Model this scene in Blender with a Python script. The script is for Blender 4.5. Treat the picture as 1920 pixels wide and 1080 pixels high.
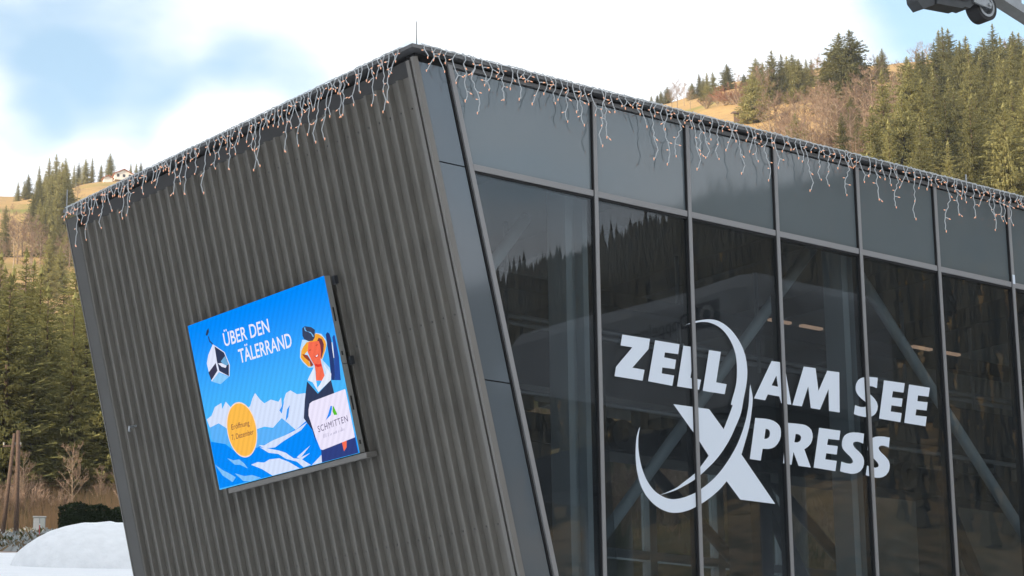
import bpy, bmesh, math, random
from mathutils import Vector, Matrix

R = math.radians
scene = bpy.context.scene
for o in list(bpy.data.objects):
    bpy.data.objects.remove(o, do_unlink=True)
COL = scene.collection

# ------------------------------------------------------------------ camera
CX, CY, CZ = -15.133, -20.801, 1.6
cam_d = bpy.data.cameras.new('camera')
cam_d.sensor_width = 36.0
cam_d.lens = 36.0 * 4501.5 / 1920.0
cam_d.clip_start = 0.5
cam_d.clip_end = 6000.0
cam = bpy.data.objects.new('camera', cam_d)
COL.objects.link(cam)
c_right = Vector((0.78557, -0.61862, -0.0134))
c_up = Vector((-0.1434, -0.20308, 0.9686))
c_fwd = Vector((0.60192, 0.75899, 0.24825))
cam.matrix_world = Matrix(((c_right.x, c_up.x, -c_fwd.x, CX), (c_right.y, c_up.y, -c_fwd.y, CY),
                           (c_right.z, c_up.z, -c_fwd.z, CZ), (0, 0, 0, 1)))
scene.camera = cam

# ------------------------------------------------------------------ light
SUN_AZ, SUN_EL = -86.0, 15.0           # azimuth from +Y towards +X
SUN_STRENGTH, SKY_STRENGTH, EXPOSURE = 5.0, 0.12, 0.36
world = bpy.data.worlds.new('World')
scene.world = world
world.use_nodes = True
nt = world.node_tree
nt.nodes.clear()
N = nt.nodes.new
out = N('ShaderNodeOutputWorld'); bgn = N('ShaderNodeBackground')
sky = N('ShaderNodeTexSky'); sky.sky_type = 'NISHITA'; sky.sun_disc = False
sky.sun_elevation = R(SUN_EL); sky.sun_rotation = R(SUN_AZ)
sky.air_density = 1.0; sky.dust_density = 0.6; sky.ozone_density = 1.0; sky.altitude = 800
tc = N('ShaderNodeTexCoord')
mp = N('ShaderNodeMapping'); mp.inputs['Scale'].default_value = (1.0, 1.0, 2.2)
nz = N('ShaderNodeTexNoise'); nz.inputs['Scale'].default_value = 5.0; nz.inputs['Detail'].default_value = 7.0
nz.inputs['Roughness'].default_value = 0.52
nt.links.new(tc.outputs['Generated'], mp.inputs['Vector']); nt.links.new(mp.outputs['Vector'], nz.inputs['Vector'])


def world_blob(az, el, inner, outer, amount):
    """a broad opening or bank in the cloud cover around one direction of the sky"""
    v = N('ShaderNodeVectorMath'); v.operation = 'DOT_PRODUCT'
    nrm = N('ShaderNodeVectorMath'); nrm.operation = 'NORMALIZE'
    nt.links.new(tc.outputs['Generated'], nrm.inputs[0])
    nt.links.new(nrm.outputs[0], v.inputs[0])
    v.inputs[1].default_value = (math.sin(R(az)) * math.cos(R(el)), math.cos(R(az)) * math.cos(R(el)), math.sin(R(el)))
    m = N('ShaderNodeMapRange'); m.interpolation_type = 'SMOOTHSTEP'
    m.inputs['From Min'].default_value = math.cos(R(outer)); m.inputs['From Max'].default_value = math.cos(R(inner))
    m.inputs['To Min'].default_value = 0.0; m.inputs['To Max'].default_value = amount
    nt.links.new(v.outputs['Value'], m.inputs['Value'])
    return m.outputs['Result']


cover = nz.outputs['Fac']
for b in [(29.0, 19.9, 0.3, 3.6, -0.10), (27.3, 18.9, .1, 1.6, -.08), (32.4, 19.6, 0.2, 1.9, -0.13), (36.0, 19.95, .03, .6, -0.18), (50.2, 20.6, 0.4, 3.0, -0.24),
          (31.5, 17.5, 0.5, 2.2, 0.22), (41.5, 20.0, 1.0, 5.0, 0.24), (26.6, 18.0, 0.2, 1.2, -0.1)]:
    a = N('ShaderNodeMath'); a.operation = 'ADD'
    nt.links.new(cover, a.inputs[0]); nt.links.new(world_blob(*b), a.inputs[1]); cover = a.outputs[0]
cr = N('ShaderNodeMapRange'); cr.interpolation_type = 'SMOOTHSTEP'
cr.inputs['From Min'].default_value = 0.28; cr.inputs['From Max'].default_value = 0.58
nt.links.new(cover, cr.inputs['Value'])
gain = N('ShaderNodeMix'); gain.data_type = 'RGBA'; gain.blend_type = 'MULTIPLY'; gain.inputs['Factor'].default_value = 1.0
gain.inputs['B'].default_value = (2.5, 2.35, 2.05, 1.0)
nt.links.new(sky.outputs['Color'], gain.inputs['A'])
mx = N('ShaderNodeMix'); mx.data_type = 'RGBA'
nt.links.new(cr.outputs['Result'], mx.inputs['Factor'])
nt.links.new(gain.outputs['Result'], mx.inputs['A'])
mx.inputs['B'].default_value = (8.3, 8.6, 9.0, 1.0)
nt.links.new(mx.outputs['Result'], bgn.inputs['Color'])
bgn.inputs['Strength'].default_value = SKY_STRENGTH
nt.links.new(bgn.outputs['Background'], out.inputs['Surface'])

sd = bpy.data.lights.new('sun', 'SUN'); sd.energy = SUN_STRENGTH; sd.angle = R(0.53); sd.color = (1.0, 0.83, 0.60)
sun = bpy.data.objects.new('sun', sd); COL.objects.link(sun)
sdir = Vector((math.sin(R(SUN_AZ)) * math.cos(R(SUN_EL)), math.cos(R(SUN_AZ)) * math.cos(R(SUN_EL)), math.sin(R(SUN_EL))))
sun.rotation_euler = sdir.to_track_quat('Z', 'Y').to_euler()
sun.location = (-60, -10, 60)

scene.view_settings.view_transform = 'Standard'
scene.view_settings.look = 'None'
scene.view_settings.gamma = 1.0
scene.view_settings.use_curve_mapping = False
scene.view_settings.exposure = EXPOSURE
scene.cycles.max_bounces = 8
scene.cycles.transparent_max_bounces = 24
scene.cycles.use_denoising = True

# ------------------------------------------------------------------ materials


def mat(name, col, rough=0.6, metal=0.0, spec=0.5, noise=None, vary=0.0, bump=None, emit=None, estr=1.0):
    m = bpy.data.materials.new(name); m.use_nodes = True
    t = m.node_tree; b = t.nodes['Principled BSDF']
    b.inputs['Base Color'].default_value = (*col, 1)
    b.inputs['Roughness'].default_value = rough
    b.inputs['Metallic'].default_value = metal
    b.inputs['Specular IOR Level'].default_value = spec
    src = None
    if noise:                                   # (scale, amount 0-1): grain in the colour
        tcn = t.nodes.new('ShaderNodeTexCoord')
        n = t.nodes.new('ShaderNodeTexNoise'); n.inputs['Scale'].default_value = noise[0]; n.inputs['Detail'].default_value = 5
        t.links.new(tcn.outputs['Object'], n.inputs['Vector'])
        mr = t.nodes.new('ShaderNodeMapRange')
        mr.inputs['From Min'].default_value = 0.3; mr.inputs['From Max'].default_value = 0.7
        mr.inputs['To Min'].default_value = 1 - noise[1]; mr.inputs['To Max'].default_value = 1 + noise[1]
        t.links.new(n.outputs['Fac'], mr.inputs['Value'])
        src = mr.outputs['Result']
    if vary:
        oi = t.nodes.new('ShaderNodeObjectInfo')
        mr = t.nodes.new('ShaderNodeMapRange')
        mr.inputs['To Min'].default_value = 1 - vary; mr.inputs['To Max'].default_value = 1 + vary
        t.links.new(oi.outputs['Random'], mr.inputs['Value'])
        if src:
            mm = t.nodes.new('ShaderNodeMath'); mm.operation = 'MULTIPLY'
            t.links.new(src, mm.inputs[0]); t.links.new(mr.outputs['Result'], mm.inputs[1]); src = mm.outputs[0]
        else:
            src = mr.outputs['Result']
    if src:
        vm = t.nodes.new('ShaderNodeVectorMath'); vm.operation = 'SCALE'
        vm.inputs[0].default_value = col
        t.links.new(src, vm.inputs['Scale'])
        t.links.new(vm.outputs[0], b.inputs['Base Color'])
    if bump:
        tcn = t.nodes.new('ShaderNodeTexCoord')
        n = t.nodes.new('ShaderNodeTexNoise'); n.inputs['Scale'].default_value = bump[0]; n.inputs['Detail'].default_value = 6
        t.links.new(tcn.outputs['Object'], n.inputs['Vector'])
        bp = t.nodes.new('ShaderNodeBump'); bp.inputs['Strength'].default_value = bump[1]; bp.inputs['Distance'].default_value = bump[2]
        t.links.new(n.outputs['Fac'], bp.inputs['Height']); t.links.new(bp.outputs['Normal'], b.inputs['Normal'])
    if emit:
        b.inputs['Emission Color'].default_value = (*emit, 1); b.inputs['Emission Strength'].default_value = estr
    return m


def srgb(c):
    return tuple(((v / 255) / 12.92 if v / 255 <= 0.04045 else ((v / 255 + 0.055) / 1.055) ** 2.4) for v in c)


M = {}
M['cladding'] = mat('grey_brown_metal_cladding', (0.146, 0.137, 0.119), 0.55, 0.2, 0.5, noise=(0.9, 0.09), vary=0.07)
_t = M['cladding'].node_tree; _b = _t.nodes['Principled BSDF']
_tc = _t.nodes.new('ShaderNodeNewGeometry'); _mp = _t.nodes.new('ShaderNodeMapping'); _mp.inputs['Scale'].default_value = (9.0, 9.0, 0.35)
_n = _t.nodes.new('ShaderNodeTexNoise'); _n.inputs['Scale'].default_value = 1.0; _n.inputs['Detail'].default_value = 6
_t.links.new(_tc.outputs['Position'], _mp.inputs['Vector']); _t.links.new(_mp.outputs['Vector'], _n.inputs['Vector'])
_r = _t.nodes.new('ShaderNodeMapRange'); _r.inputs['From Min'].default_value = .3; _r.inputs['From Max'].default_value = .7; _r.inputs['To Min'].default_value = .86; _r.inputs['To Max'].default_value = 1.1
_t.links.new(_n.outputs['Fac'], _r.inputs['Value'])
_src = _b.inputs['Base Color'].links[0].from_socket
_v = _t.nodes.new('ShaderNodeVectorMath'); _v.operation = 'SCALE'
_t.links.new(_src, _v.inputs[0]); _t.links.new(_r.outputs['Result'], _v.inputs['Scale']); _t.links.new(_v.outputs[0], _b.inputs['Base Color'])
M['backing'] = mat('dark_backing_sheet', (0.045, 0.045, 0.045), 0.6)
M['flashing'] = mat('grey_flashing', (0.2, 0.19, 0.175), 0.45, 0.3, noise=(2.0, 0.06))
M['dark_flashing'] = mat('dark_grey_flashing', (0.09, 0.088, 0.082), 0.5, 0.2, noise=(2.0, 0.06))
M['fascia'] = mat('roof_edge_metal', (0.16, 0.162, 0.165), 0.4, 0.4, noise=(1.5, 0.06))
M['mullion'] = mat('anodised_mullion', (0.28, 0.277, 0.28), 0.4, 0.3)
M['gasket'] = mat('black_gasket', (0.012, 0.012, 0.013), 0.7)
M['spandrel'] = mat('grey_enamelled_panel', (0.124, 0.150, 0.163), 0.03, 0.0, 0.8, noise=(0.35, 0.05), vary=0.04)
M['spandrel'].node_tree.nodes['Principled BSDF'].inputs['IOR'].default_value = 1.62
M['corner_panel'] = mat('grey_corner_panel', (0.118, 0.140, 0.160), 0.05, 0.15, 0.9, noise=(0.5, 0.05))
M['steel_in'] = mat('painted_grey_steel', (0.40, 0.45, 0.47), 0.5, 0.1, noise=(3, .05))
M['dark_steel'] = mat('dark_painted_steel', (0.03, 0.033, 0.038), 0.5, 0.1)
M['ceiling'] = mat('dark_ceiling_sheet', (0.07, 0.065, 0.058), 0.7, noise=(.6, .25))
M['concrete'] = mat('concrete', (0.3, 0.29, 0.27), 0.85, noise=(2, .12))
M['rubber'] = mat('black_rubber', (0.018, 0.018, 0.02), 0.6)
M['galv'] = mat('galvanised_steel', (0.36, 0.38, 0.40), 0.42, 0.6, noise=(4, .12))
M['machine_dark'] = mat('dark_machine_steel', (0.07, 0.075, 0.08), 0.45, 0.4, noise=(5, .15))
M['vinyl'] = mat('white_vinyl', (0.72, 0.78, 0.86), 0.5, 0, .3)
M['wire'] = mat('clear_white_cable', (0.60, 0.63, 0.64), 0.5)
M['bulb'] = mat('lit_amber_bulb', (0.6, 0.28, 0.16), 0.3, emit=(1.0, 0.50, 0.29), estr=0.62)
M['cabinet'] = mat('screen_cabinet_aluminium', (0.33, 0.33, 0.31), 0.45, 0.3, noise=(6, .06))
M['lamp'] = mat('lit_lamp_tube', (0.8, 0.6, 0.45), 0.4, emit=(1.0, 0.62, 0.42), estr=0.4)
M['hood'] = mat('white_fairing', (0.36, 0.36, 0.36), 0.35, noise=(.8, .05))
M['logo_dark'] = mat('dark_logo_print', (0.03, 0.03, 0.035), 0.5)
M['bark'] = mat('spruce_bark', (0.12, 0.085, 0.06), 0.9, noise=(30, .3), vary=.25)
M['pale_bark'] = mat('pale_bare_bark', (0.33, 0.25, 0.18), 0.9, noise=(20, .3), vary=.3)
M['wood'] = mat('weathered_brown_wood', (0.12, 0.075, 0.052), 0.85, noise=(9, .35))
M['brownroof'] = mat('rusty_brown_roof', (0.30, 0.16, 0.12), 0.75, noise=(3, .3))
M['white_wall'] = mat('white_render', (0.78, 0.76, 0.72), 0.85)
M['red_roof'] = mat('reddish_roof_tiles', (0.42, 0.16, 0.1), 0.8, noise=(2, .2))
M['pane_dark'] = mat('dark_window', (0.03, 0.03, 0.04), 0.1)
M['boxgrey'] = mat('grey_cabinet_paint', (0.22, 0.26, 0.29), 0.5)
M['red'] = mat('red_marker_paint', (0.5, 0.08, 0.08), 0.5)


def foliage_mat(name, col, vary, trans=0.25, tip=None):
    m = bpy.data.materials.new(name); m.use_nodes = True
    t = m.node_tree; t.nodes.clear()
    o = t.nodes.new('ShaderNodeOutputMaterial'); d = t.nodes.new('ShaderNodeBsdfDiffuse'); tr = t.nodes.new('ShaderNodeBsdfTranslucent')
    mixs = t.nodes.new('ShaderNodeMixShader'); mixs.inputs[0].default_value = trans
    oi = t.nodes.new('ShaderNodeObjectInfo'); tcn = t.nodes.new('ShaderNodeTexCoord')
    n = t.nodes.new('ShaderNodeTexNoise'); n.inputs['Scale'].default_value = 14; n.inputs['Detail'].default_value = 3
    t.links.new(tcn.outputs['Object'], n.inputs['Vector'])
    ad = t.nodes.new('ShaderNodeMath'); ad.operation = 'ADD'
    t.links.new(n.outputs['Fac'], ad.inputs[0]); t.links.new(oi.outputs['Random'], ad.inputs[1])
    cr_ = t.nodes.new('ShaderNodeMapRange'); cr_.inputs['From Min'].default_value = .2; cr_.inputs['From Max'].default_value = 1.8
    t.links.new(ad.outputs[0], cr_.inputs['Value'])
    mixc = t.nodes.new('ShaderNodeMix'); mixc.data_type = 'RGBA'
    mixc.inputs['A'].default_value = (*[c * (1 - vary) for c in col], 1)
    mixc.inputs['B'].default_value = (*(tip or [c * (1 + vary) for c in col]), 1)
    t.links.new(cr_.outputs['Result'], mixc.inputs['Factor'])
    t.links.new(mixc.outputs['Result'], d.inputs['Color']); t.links.new(mixc.outputs['Result'], tr.inputs['Color'])
    t.links.new(d.outputs[0], mixs.inputs[1]); t.links.new(tr.outputs[0], mixs.inputs[2]); t.links.new(mixs.outputs[0], o.inputs['Surface'])
    return m


M['needles'] = foliage_mat('spruce_needles', (0.21, 0.22, 0.10), 0.5, 0.3, (0.45, 0.42, 0.185))
M['dark_needles'] = foliage_mat('darker_spruce_needles', (0.185, 0.20, 0.085), 0.5, 0.3, (0.42, 0.40, 0.165))  # slightly darker needle colour for the left stand
M['twigs'] = foliage_mat('bare_brown_twigs', (0.30, 0.215, 0.165), 0.4, 0.1)
M['red_twigs'] = foliage_mat('reddish_brown_twigs', (0.36, 0.18, 0.12), 0.25, 0.1)
M['far_wood'] = foliage_mat('far_dark_wood', (0.072, 0.070, 0.055), 0.4, 0.1)  # wood colour lowered to stand in for weaker light on it
M['hedge'] = foliage_mat('dark_hedge_leaves', (0.035, 0.05, 0.022), 0.35, 0.1)
M['dry_brush'] = foliage_mat('dry_tan_stalks', (0.23, 0.158, 0.10), 0.45, 0.2)


M['dead_growth'] = foliage_mat('dead_growth', (0.20, 0.15, 0.095), 0.4, 0.15)
M['frosted_grass'] = foliage_mat('frosted_grass', (0.34, 0.36, 0.36), 0.35, 0.1)
M['dark_growth'] = foliage_mat('dark_green_growth', (0.06, 0.065, 0.03), 0.35, 0.15)


def glass_mat(name, tint, refl):
    m = bpy.data.materials.new(name); m.use_nodes = True
    t = m.node_tree; t.nodes.clear()
    o = t.nodes.new('ShaderNodeOutputMaterial'); tr = t.nodes.new('ShaderNodeBsdfTransparent'); g = t.nodes.new('ShaderNodeBsdfGlossy')
    tr.inputs['Color'].default_value = (*tint, 1)
    g.inputs['Roughness'].default_value = 0.0
    g.inputs['Color'].default_value = (0.95, 0.97, 1.0, 1)
    ge = t.nodes.new('ShaderNodeNewGeometry'); dt = t.nodes.new('ShaderNodeVectorMath'); dt.operation = 'DOT_PRODUCT'
    t.links.new(ge.outputs['Normal'], dt.inputs[0]); t.links.new(ge.outputs['Incoming'], dt.inputs[1])
    ab = t.nodes.new('ShaderNodeMath'); ab.operation = 'ABSOLUTE'; t.links.new(dt.outputs['Value'], ab.inputs[0])
    om = t.nodes.new('ShaderNodeMath'); om.operation = 'SUBTRACT'; om.inputs[0].default_value = 1.0; t.links.new(ab.outputs[0], om.inputs[1])
    pw_ = t.nodes.new('ShaderNodeMath'); pw_.operation = 'POWER'; pw_.inputs[1].default_value = 5.0; t.links.new(om.outputs[0], pw_.inputs[0])
    mr = t.nodes.new('ShaderNodeMath'); mr.operation = 'MULTIPLY_ADD'; mr.inputs[1].default_value = 0.95; mr.inputs[2].default_value = refl
    t.links.new(pw_.outputs[0], mr.inputs[0])
    mixs = t.nodes.new('ShaderNodeMixShader')
    t.links.new(mr.outputs[0], mixs.inputs[0]); t.links.new(tr.outputs[0], mixs.inputs[1]); t.links.new(g.outputs[0], mixs.inputs[2])
    veil = t.nodes.new('ShaderNodeBsdfDiffuse'); veil.inputs['Color'].default_value = (0.55, 0.62, 0.68, 1)      # faint bluish veil painted in to lift the dark panes
    nzd = t.nodes.new('ShaderNodeTexNoise'); nzd.inputs['Scale'].default_value = 1.7; nzd.inputs['Detail'].default_value = 6
    tcd = t.nodes.new('ShaderNodeTexCoord'); t.links.new(tcd.outputs['Object'], nzd.inputs['Vector'])
    md = t.nodes.new('ShaderNodeMapRange'); md.inputs['To Min'].default_value = 0.004; md.inputs['To Max'].default_value = 0.026
    t.links.new(nzd.outputs['Fac'], md.inputs['Value'])
    mix2 = t.nodes.new('ShaderNodeMixShader'); t.links.new(md.outputs['Result'], mix2.inputs[0])
    t.links.new(mixs.outputs[0], mix2.inputs[1]); t.links.new(veil.outputs[0], mix2.inputs[2])
    t.links.new(mix2.outputs[0], o.inputs['Surface'])
    return m


M['glass'] = glass_mat('tinted_facade_glass', (0.67, 0.70, 0.71), 0.058)
M['rear_glass'] = glass_mat('rear_facade_glass', (0.80, 0.82, 0.81), 0.03)

# ------------------------------------------------------------------ mesh helpers


def wloc(o):
    v = Vector((0, 0, 0))
    while o is not None:
        v = v + o.location; o = o.parent
    return v


class MB:
    """collects shapes given in world coordinates; build() links them as ONE mesh object"""
    def __init__(s): s.v = []; s.f = []; s.mi = []; s.cur = 0
    def add(s, vs, fs):
        b = len(s.v); s.v += [tuple(q) for q in vs]
        for f in fs: s.f.append(tuple(b + i for i in f)); s.mi.append(s.cur)
        return s
    def box(s, x0, x1, y0, y1, z0, z1):
        return s.add([(x0, y0, z0), (x1, y0, z0), (x1, y1, z0), (x0, y1, z0), (x0, y0, z1), (x1, y0, z1), (x1, y1, z1), (x0, y1, z1)],
                     [(0, 3, 2, 1), (4, 5, 6, 7), (0, 1, 5, 4), (1, 2, 6, 5), (2, 3, 7, 6), (3, 0, 4, 7)])
    def hexa(s, p):   # 8 points, bottom 4 ccw then top 4
        return s.add(p, [(0, 3, 2, 1), (4, 5, 6, 7), (0, 1, 5, 4), (1, 2, 6, 5), (2, 3, 7, 6), (3, 0, 4, 7)])
    def bar(s, a, b, w, h, up=(0, 0, 1)):
        a = Vector(a); b = Vector(b); d = (b - a).normalized(); u = Vector(up)
        r = d.cross(u)
        if r.length < 1e-4: r = d.cross(Vector((0, 1, 0)))
        r.normalize(); u = r.cross(d)
        r = r * w / 2; u = u * h / 2
        return s.hexa([a - r - u, a + r - u, a + r + u, a - r + u, b - r - u, b + r - u, b + r + u, b - r + u])
    def tube(s, pts, r, n=6, cap=True):
        pts = [Vector(p) for p in pts]; rs = r if isinstance(r, (list, tuple)) else [r] * len(pts)
        b = len(s.v); prev = None
        for i, p in enumerate(pts):
            d = (pts[min(i + 1, len(pts) - 1)] - pts[max(i - 1, 0)])
            d = d.normalized() if d.length > 1e-9 else Vector((0, 0, 1))
            if prev is None:
                u = d.cross(Vector((0, 0, 1)))
                if u.length < 1e-3: u = d.cross(Vector((0, 1, 0)))
            else:
                u = prev - d * prev.dot(d)
            u.normalize(); prev = u; w = d.cross(u)
            for k in range(n):
                a = 2 * math.pi * k / n
                s.v.append(tuple(p + (u * math.cos(a) + w * math.sin(a)) * rs[i]))
        for i in range(len(pts) - 1):
            for k in range(n):
                s.f.append((b + i * n + k, b + i * n + (k + 1) % n, b + (i + 1) * n + (k + 1) % n, b + (i + 1) * n + k)); s.mi.append(s.cur)
        if cap:
            s.f.append(tuple(b + k for k in reversed(range(n)))); s.mi.append(s.cur)
            e = b + (len(pts) - 1) * n
            s.f.append(tuple(e + k for k in range(n))); s.mi.append(s.cur)
        return s
    def prism(s, poly, vec):
        n = len(poly); v = Vector(vec); P = [Vector(p) for p in poly]
        fs = [tuple(range(n - 1, -1, -1)), tuple(range(n, 2 * n))]
        for i in range(n): fs.append((i, (i + 1) % n, n + (i + 1) % n, n + i))
        return s.add([*P, *[p + v for p in P]], fs)
    def ring(s, c, axis, r0, r1, w, n=24):
        """a wheel ring: inner r0, outer r1, width w along axis"""
        c = Vector(c); ax = Vector(axis).normalized(); u = ax.cross(Vector((0, 0, 1)))
        if u.length < 1e-3: u = Vector((1, 0, 0))
        u.normalize(); v = ax.cross(u); b = len(s.v)
        for k in range(n):
            a = 2 * math.pi * k / n; d = u * math.cos(a) + v * math.sin(a)
            for rr, off in ((r0, -w / 2), (r1, -w / 2), (r1, w / 2), (r0, w / 2)):
                s.v.append(tuple(c + d * rr + ax * off))
        for k in range(n):
            for j in range(4):
                a0 = b + k * 4 + j; a1 = b + k * 4 + (j + 1) % 4; k2 = (k + 1) % n
                s.f.append((a0, a1, b + k2 * 4 + (j + 1) % 4, b + k2 * 4 + j)); s.mi.append(s.cur)
        return s
    def build(s, name, material, parent=None, smooth=False, loc=None):
        me = bpy.data.meshes.new(name)
        o = bpy.data.objects.new(name, me); COL.objects.link(o)
        off = Vector((0, 0, 0))
        if parent is not None: o.parent = parent; off = wloc(parent)
        if loc is not None: o.location = Vector(loc) - off; off = Vector(loc)
        me.from_pydata([(v[0] - off.x, v[1] - off.y, v[2] - off.z) for v in s.v], [], s.f)
        for m in (material if isinstance(material, (list, tuple)) else [material]): me.materials.append(m)
        if any(s.mi): me.polygons.foreach_set('material_index', s.mi)
        if smooth: me.polygons.foreach_set('use_smooth', [True] * len(me.polygons))
        me.update()
        return o


def tag(o, label=None, cat=None, group=None, kind=None):
    if label: o['label'] = label
    if cat: o['category'] = cat
    if group: o['group'] = group
    if kind: o['kind'] = kind
    return o


def empty(name, loc, label=None, cat=None, group=None):
    o = bpy.data.objects.new(name, None); COL.objects.link(o); o.location = loc
    o.empty_display_size = 0.5
    return tag(o, label, cat, group)


def copy_part(src, parent, loc):
    c = src.copy(); COL.objects.link(c); c.parent = parent; c.location = Vector(loc) - wloc(parent)
    return c


def flat_shape(polys, thick=0.0):
    """filled outline with holes -> (verts, faces) in its own plane, via a 2D curve"""
    cu = bpy.data.curves.new('outline', 'CURVE'); cu.dimensions = '2D'; cu.fill_mode = 'BOTH'; cu.extrude = thick
    for pl in polys:
        sp = cu.splines.new('POLY'); sp.points.add(len(pl) - 1); sp.use_cyclic_u = True
        for i, (x, y) in enumerate(pl): sp.points[i].co = (x, y, 0, 1)
    o = bpy.data.objects.new('outline', cu)
    me = bpy.data.meshes.new_from_object(o)
    vs = [tuple(v.co) for v in me.vertices]; fs = [tuple(p.vertices) for p in me.polygons]
    bpy.data.objects.remove(o); bpy.data.meshes.remove(me); bpy.data.curves.remove(cu)
    return vs, fs


def text_shape(txt, bold=0.0, shear=0.0, spacing=1.0):
    cu = bpy.data.curves.new('letters', 'FONT'); cu.body = txt; cu.offset = bold; cu.shear = shear; cu.space_character = spacing
    cu.resolution_u = 3
    o = bpy.data.objects.new('letters', cu)
    me = bpy.data.meshes.new_from_object(o)
    vs = [tuple(v.co) for v in me.vertices]; fs = [tuple(p.vertices) for p in me.polygons]
    bpy.data.objects.remove(o); bpy.data.meshes.remove(me); bpy.data.curves.remove(cu)
    return vs, fs


# ------------------------------------------------------------------ terrain
D=[0,20,32,45,60,80,105,150,188,202,240,300,400,550,700,850,1000,1300,2200]
G=[0,0,0,0,.01,.015,.03,.08,.13,.15,.2,.28,.42,.6,.8,1,.97,.85,.6]
L26=[0,0,1,5,8.6,12.2,16.3,23.5,30.2,33.5,46,64,94,141,193,248,295,300,200]
L29=[0,0,1,5,8.6,12.2,16.3,23.5,30.2,33.5,46,64,94,141,195,254,306,305,200]
R42=[0,0,1,5,8.6,12,17,27,38,42,55,78,120,178,235,289,290,250,150]
R44=[0,0,1,5,8.6,12,17,27,38,42,55,78,122,181,240,297,298,255,150]
R47=[0,0,1,5,8.6,12,17,27,38,42,55,79,124,186,245,301,303,260,150]
g=lambda h:[h*q for q in G]
KEYS=[(-180,g(160)),(-110,g(150)),(-60,g(160)),(-20,g(180)),(10,g(215)),(20,[.4*a+.6*b for a,b in zip(L26,g(260))]),(25,L26),(26,L26),(28.8,L29),(34,[.5*a+.5*b for a,b in zip(L29,R42)]),(42.2,R42),(44.4,R44),(47,R47),(52,R47),(60,g(290)),(90,g(240)),(115,g(200)),(126,g(270)),(134.5,g(255)),(136,g(247)),(138.6,g(231)),(140.4,g(221)),(143,g(207)),(148,g(195)),(160,g(180)),(180,g(160))]
def terrain(x,y):
    dx,dy=x-CX,y-CY; d=math.hypot(dx,dy); a=math.degrees(math.atan2(dx,dy))
    for i in range(len(KEYS)-1):
        if KEYS[i][0]<=a<=KEYS[i+1][0]: break
    t=(a-KEYS[i][0])/(KEYS[i+1][0]-KEYS[i][0]); t=t*t*(3-2*t)
    d=min(d,2199.)
    for j in range(len(D)-1):
        if D[j]<=d<=D[j+1]: break
    s=(d-D[j])/(D[j+1]-D[j])
    A,B=KEYS[i][1],KEYS[i+1][1]
    z=(A[j]*(1-s)+A[j+1]*s)*(1-t)+(B[j]*(1-s)+B[j+1]*s)*t
    # unseen ridge, added to keep the sun off the station and near slope
    x0,y0,x1,y1=-80,-70,-58,125
    u=((x-x0)*(x1-x0)+(y-y0)*(y1-y0))/((x1-x0)**2+(y1-y0)**2);u=max(0,min(1,u))
    q=math.hypot(x-x0-u*(x1-x0),y-y0-u*(y1-y0))
    z+=68*math.exp(-(q/23)**2)
    return z


def vnoise(x, y, s=0):
    xi, yi = math.floor(x), math.floor(y); fx, fy = x - xi, y - yi
    fx = fx * fx * (3 - 2 * fx); fy = fy * fy * (3 - 2 * fy)
    def h(i, j):
        n = math.sin(i * 127.1 + j * 311.7 + s * 74.7) * 43758.5453
        return n - math.floor(n)
    return (h(xi, yi) * (1 - fx) + h(xi + 1, yi) * fx) * (1 - fy) + (h(xi, yi + 1) * (1 - fx) + h(xi + 1, yi + 1) * fx) * fy - 0.5


def ground_z(x, y):
    d = math.hypot(x - CX, y - CY)
    z = terrain(x, y)
    if d > 100: z += min(1, (d - 100) / 200) * (2.2 * vnoise(x / 23, y / 23) + 1.0 * vnoise(x / 9, y / 9, 3))
    return z


azs = []
a = -180.0
while a < 180 - 1e-6:
    azs.append(a); a += 0.2 if 24 <= a < 54 else (0.7 if 120 <= a < 152 else 2.5)
ds = [0.5]
while ds[-1] < 2150: ds.append(ds[-1] * 1.045 + 0.6)
g = MB()
for d in ds:
    for a in azs:
        x = CX + d * math.sin(R(a)); y = CY + d * math.cos(R(a)); g.v.append((x, y, ground_z(x, y)))
n = len(azs)
for i in range(len(ds) - 1):
    for k in range(n):
        g.f.append((i * n + k, i * n + (k + 1) % n, (i + 1) * n + (k + 1) % n, (i + 1) * n + k))
c0 = len(g.v); g.v.append((CX, CY, 0.0))
for k in range(n): g.f.append((c0, (k + 1) % n, k))
g.mi = [0] * len(g.f)

gm = bpy.data.materials.new('meadow_and_snow'); gm.use_nodes = True
t = gm.node_tree; b = t.nodes['Principled BSDF']; b.inputs['Roughness'].default_value = 0.9; b.inputs['Specular IOR Level'].default_value = 0.1
geo = t.nodes.new('ShaderNodeNewGeometry')
def tn(scale, detail=5):
    q = t.nodes.new('ShaderNodeTexNoise'); q.inputs['Scale'].default_value = scale; q.inputs['Detail'].default_value = detail
    t.links.new(geo.outputs['Position'], q.inputs['Vector']); return q.outputs['Fac']
def mixc(f, A, B):
    q = t.nodes.new('ShaderNodeMix'); q.data_type = 'RGBA'
    t.links.new(f, q.inputs['Factor'])
    for nm, val in (('A', A), ('B', B)):
        if isinstance(val, tuple): q.inputs[nm].default_value = (*val, 1)
        else: t.links.new(val, q.inputs[nm])
    return q.outputs['Result']
def rng(f, lo, hi):
    q = t.nodes.new('ShaderNodeMapRange'); q.inputs['From Min'].default_value = lo; q.inputs['From Max'].default_value = hi
    t.links.new(f, q.inputs['Value']); return q.outputs['Result']
grass = mixc(rng(tn(0.05), .35, .65), (0.50, 0.325, 0.135), (0.43, 0.28, 0.125))
grass = mixc(rng(tn(0.3, 8), .5, .75), grass, (0.32, 0.205, 0.10))
grass = mixc(rng(tn(0.016), .56, .68), grass, (0.22, 0.22, 0.06))
vl = t.nodes.new('ShaderNodeVectorMath'); vl.operation = 'DISTANCE'; vl.inputs[1].default_value = (CX, CY, 5)
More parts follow.
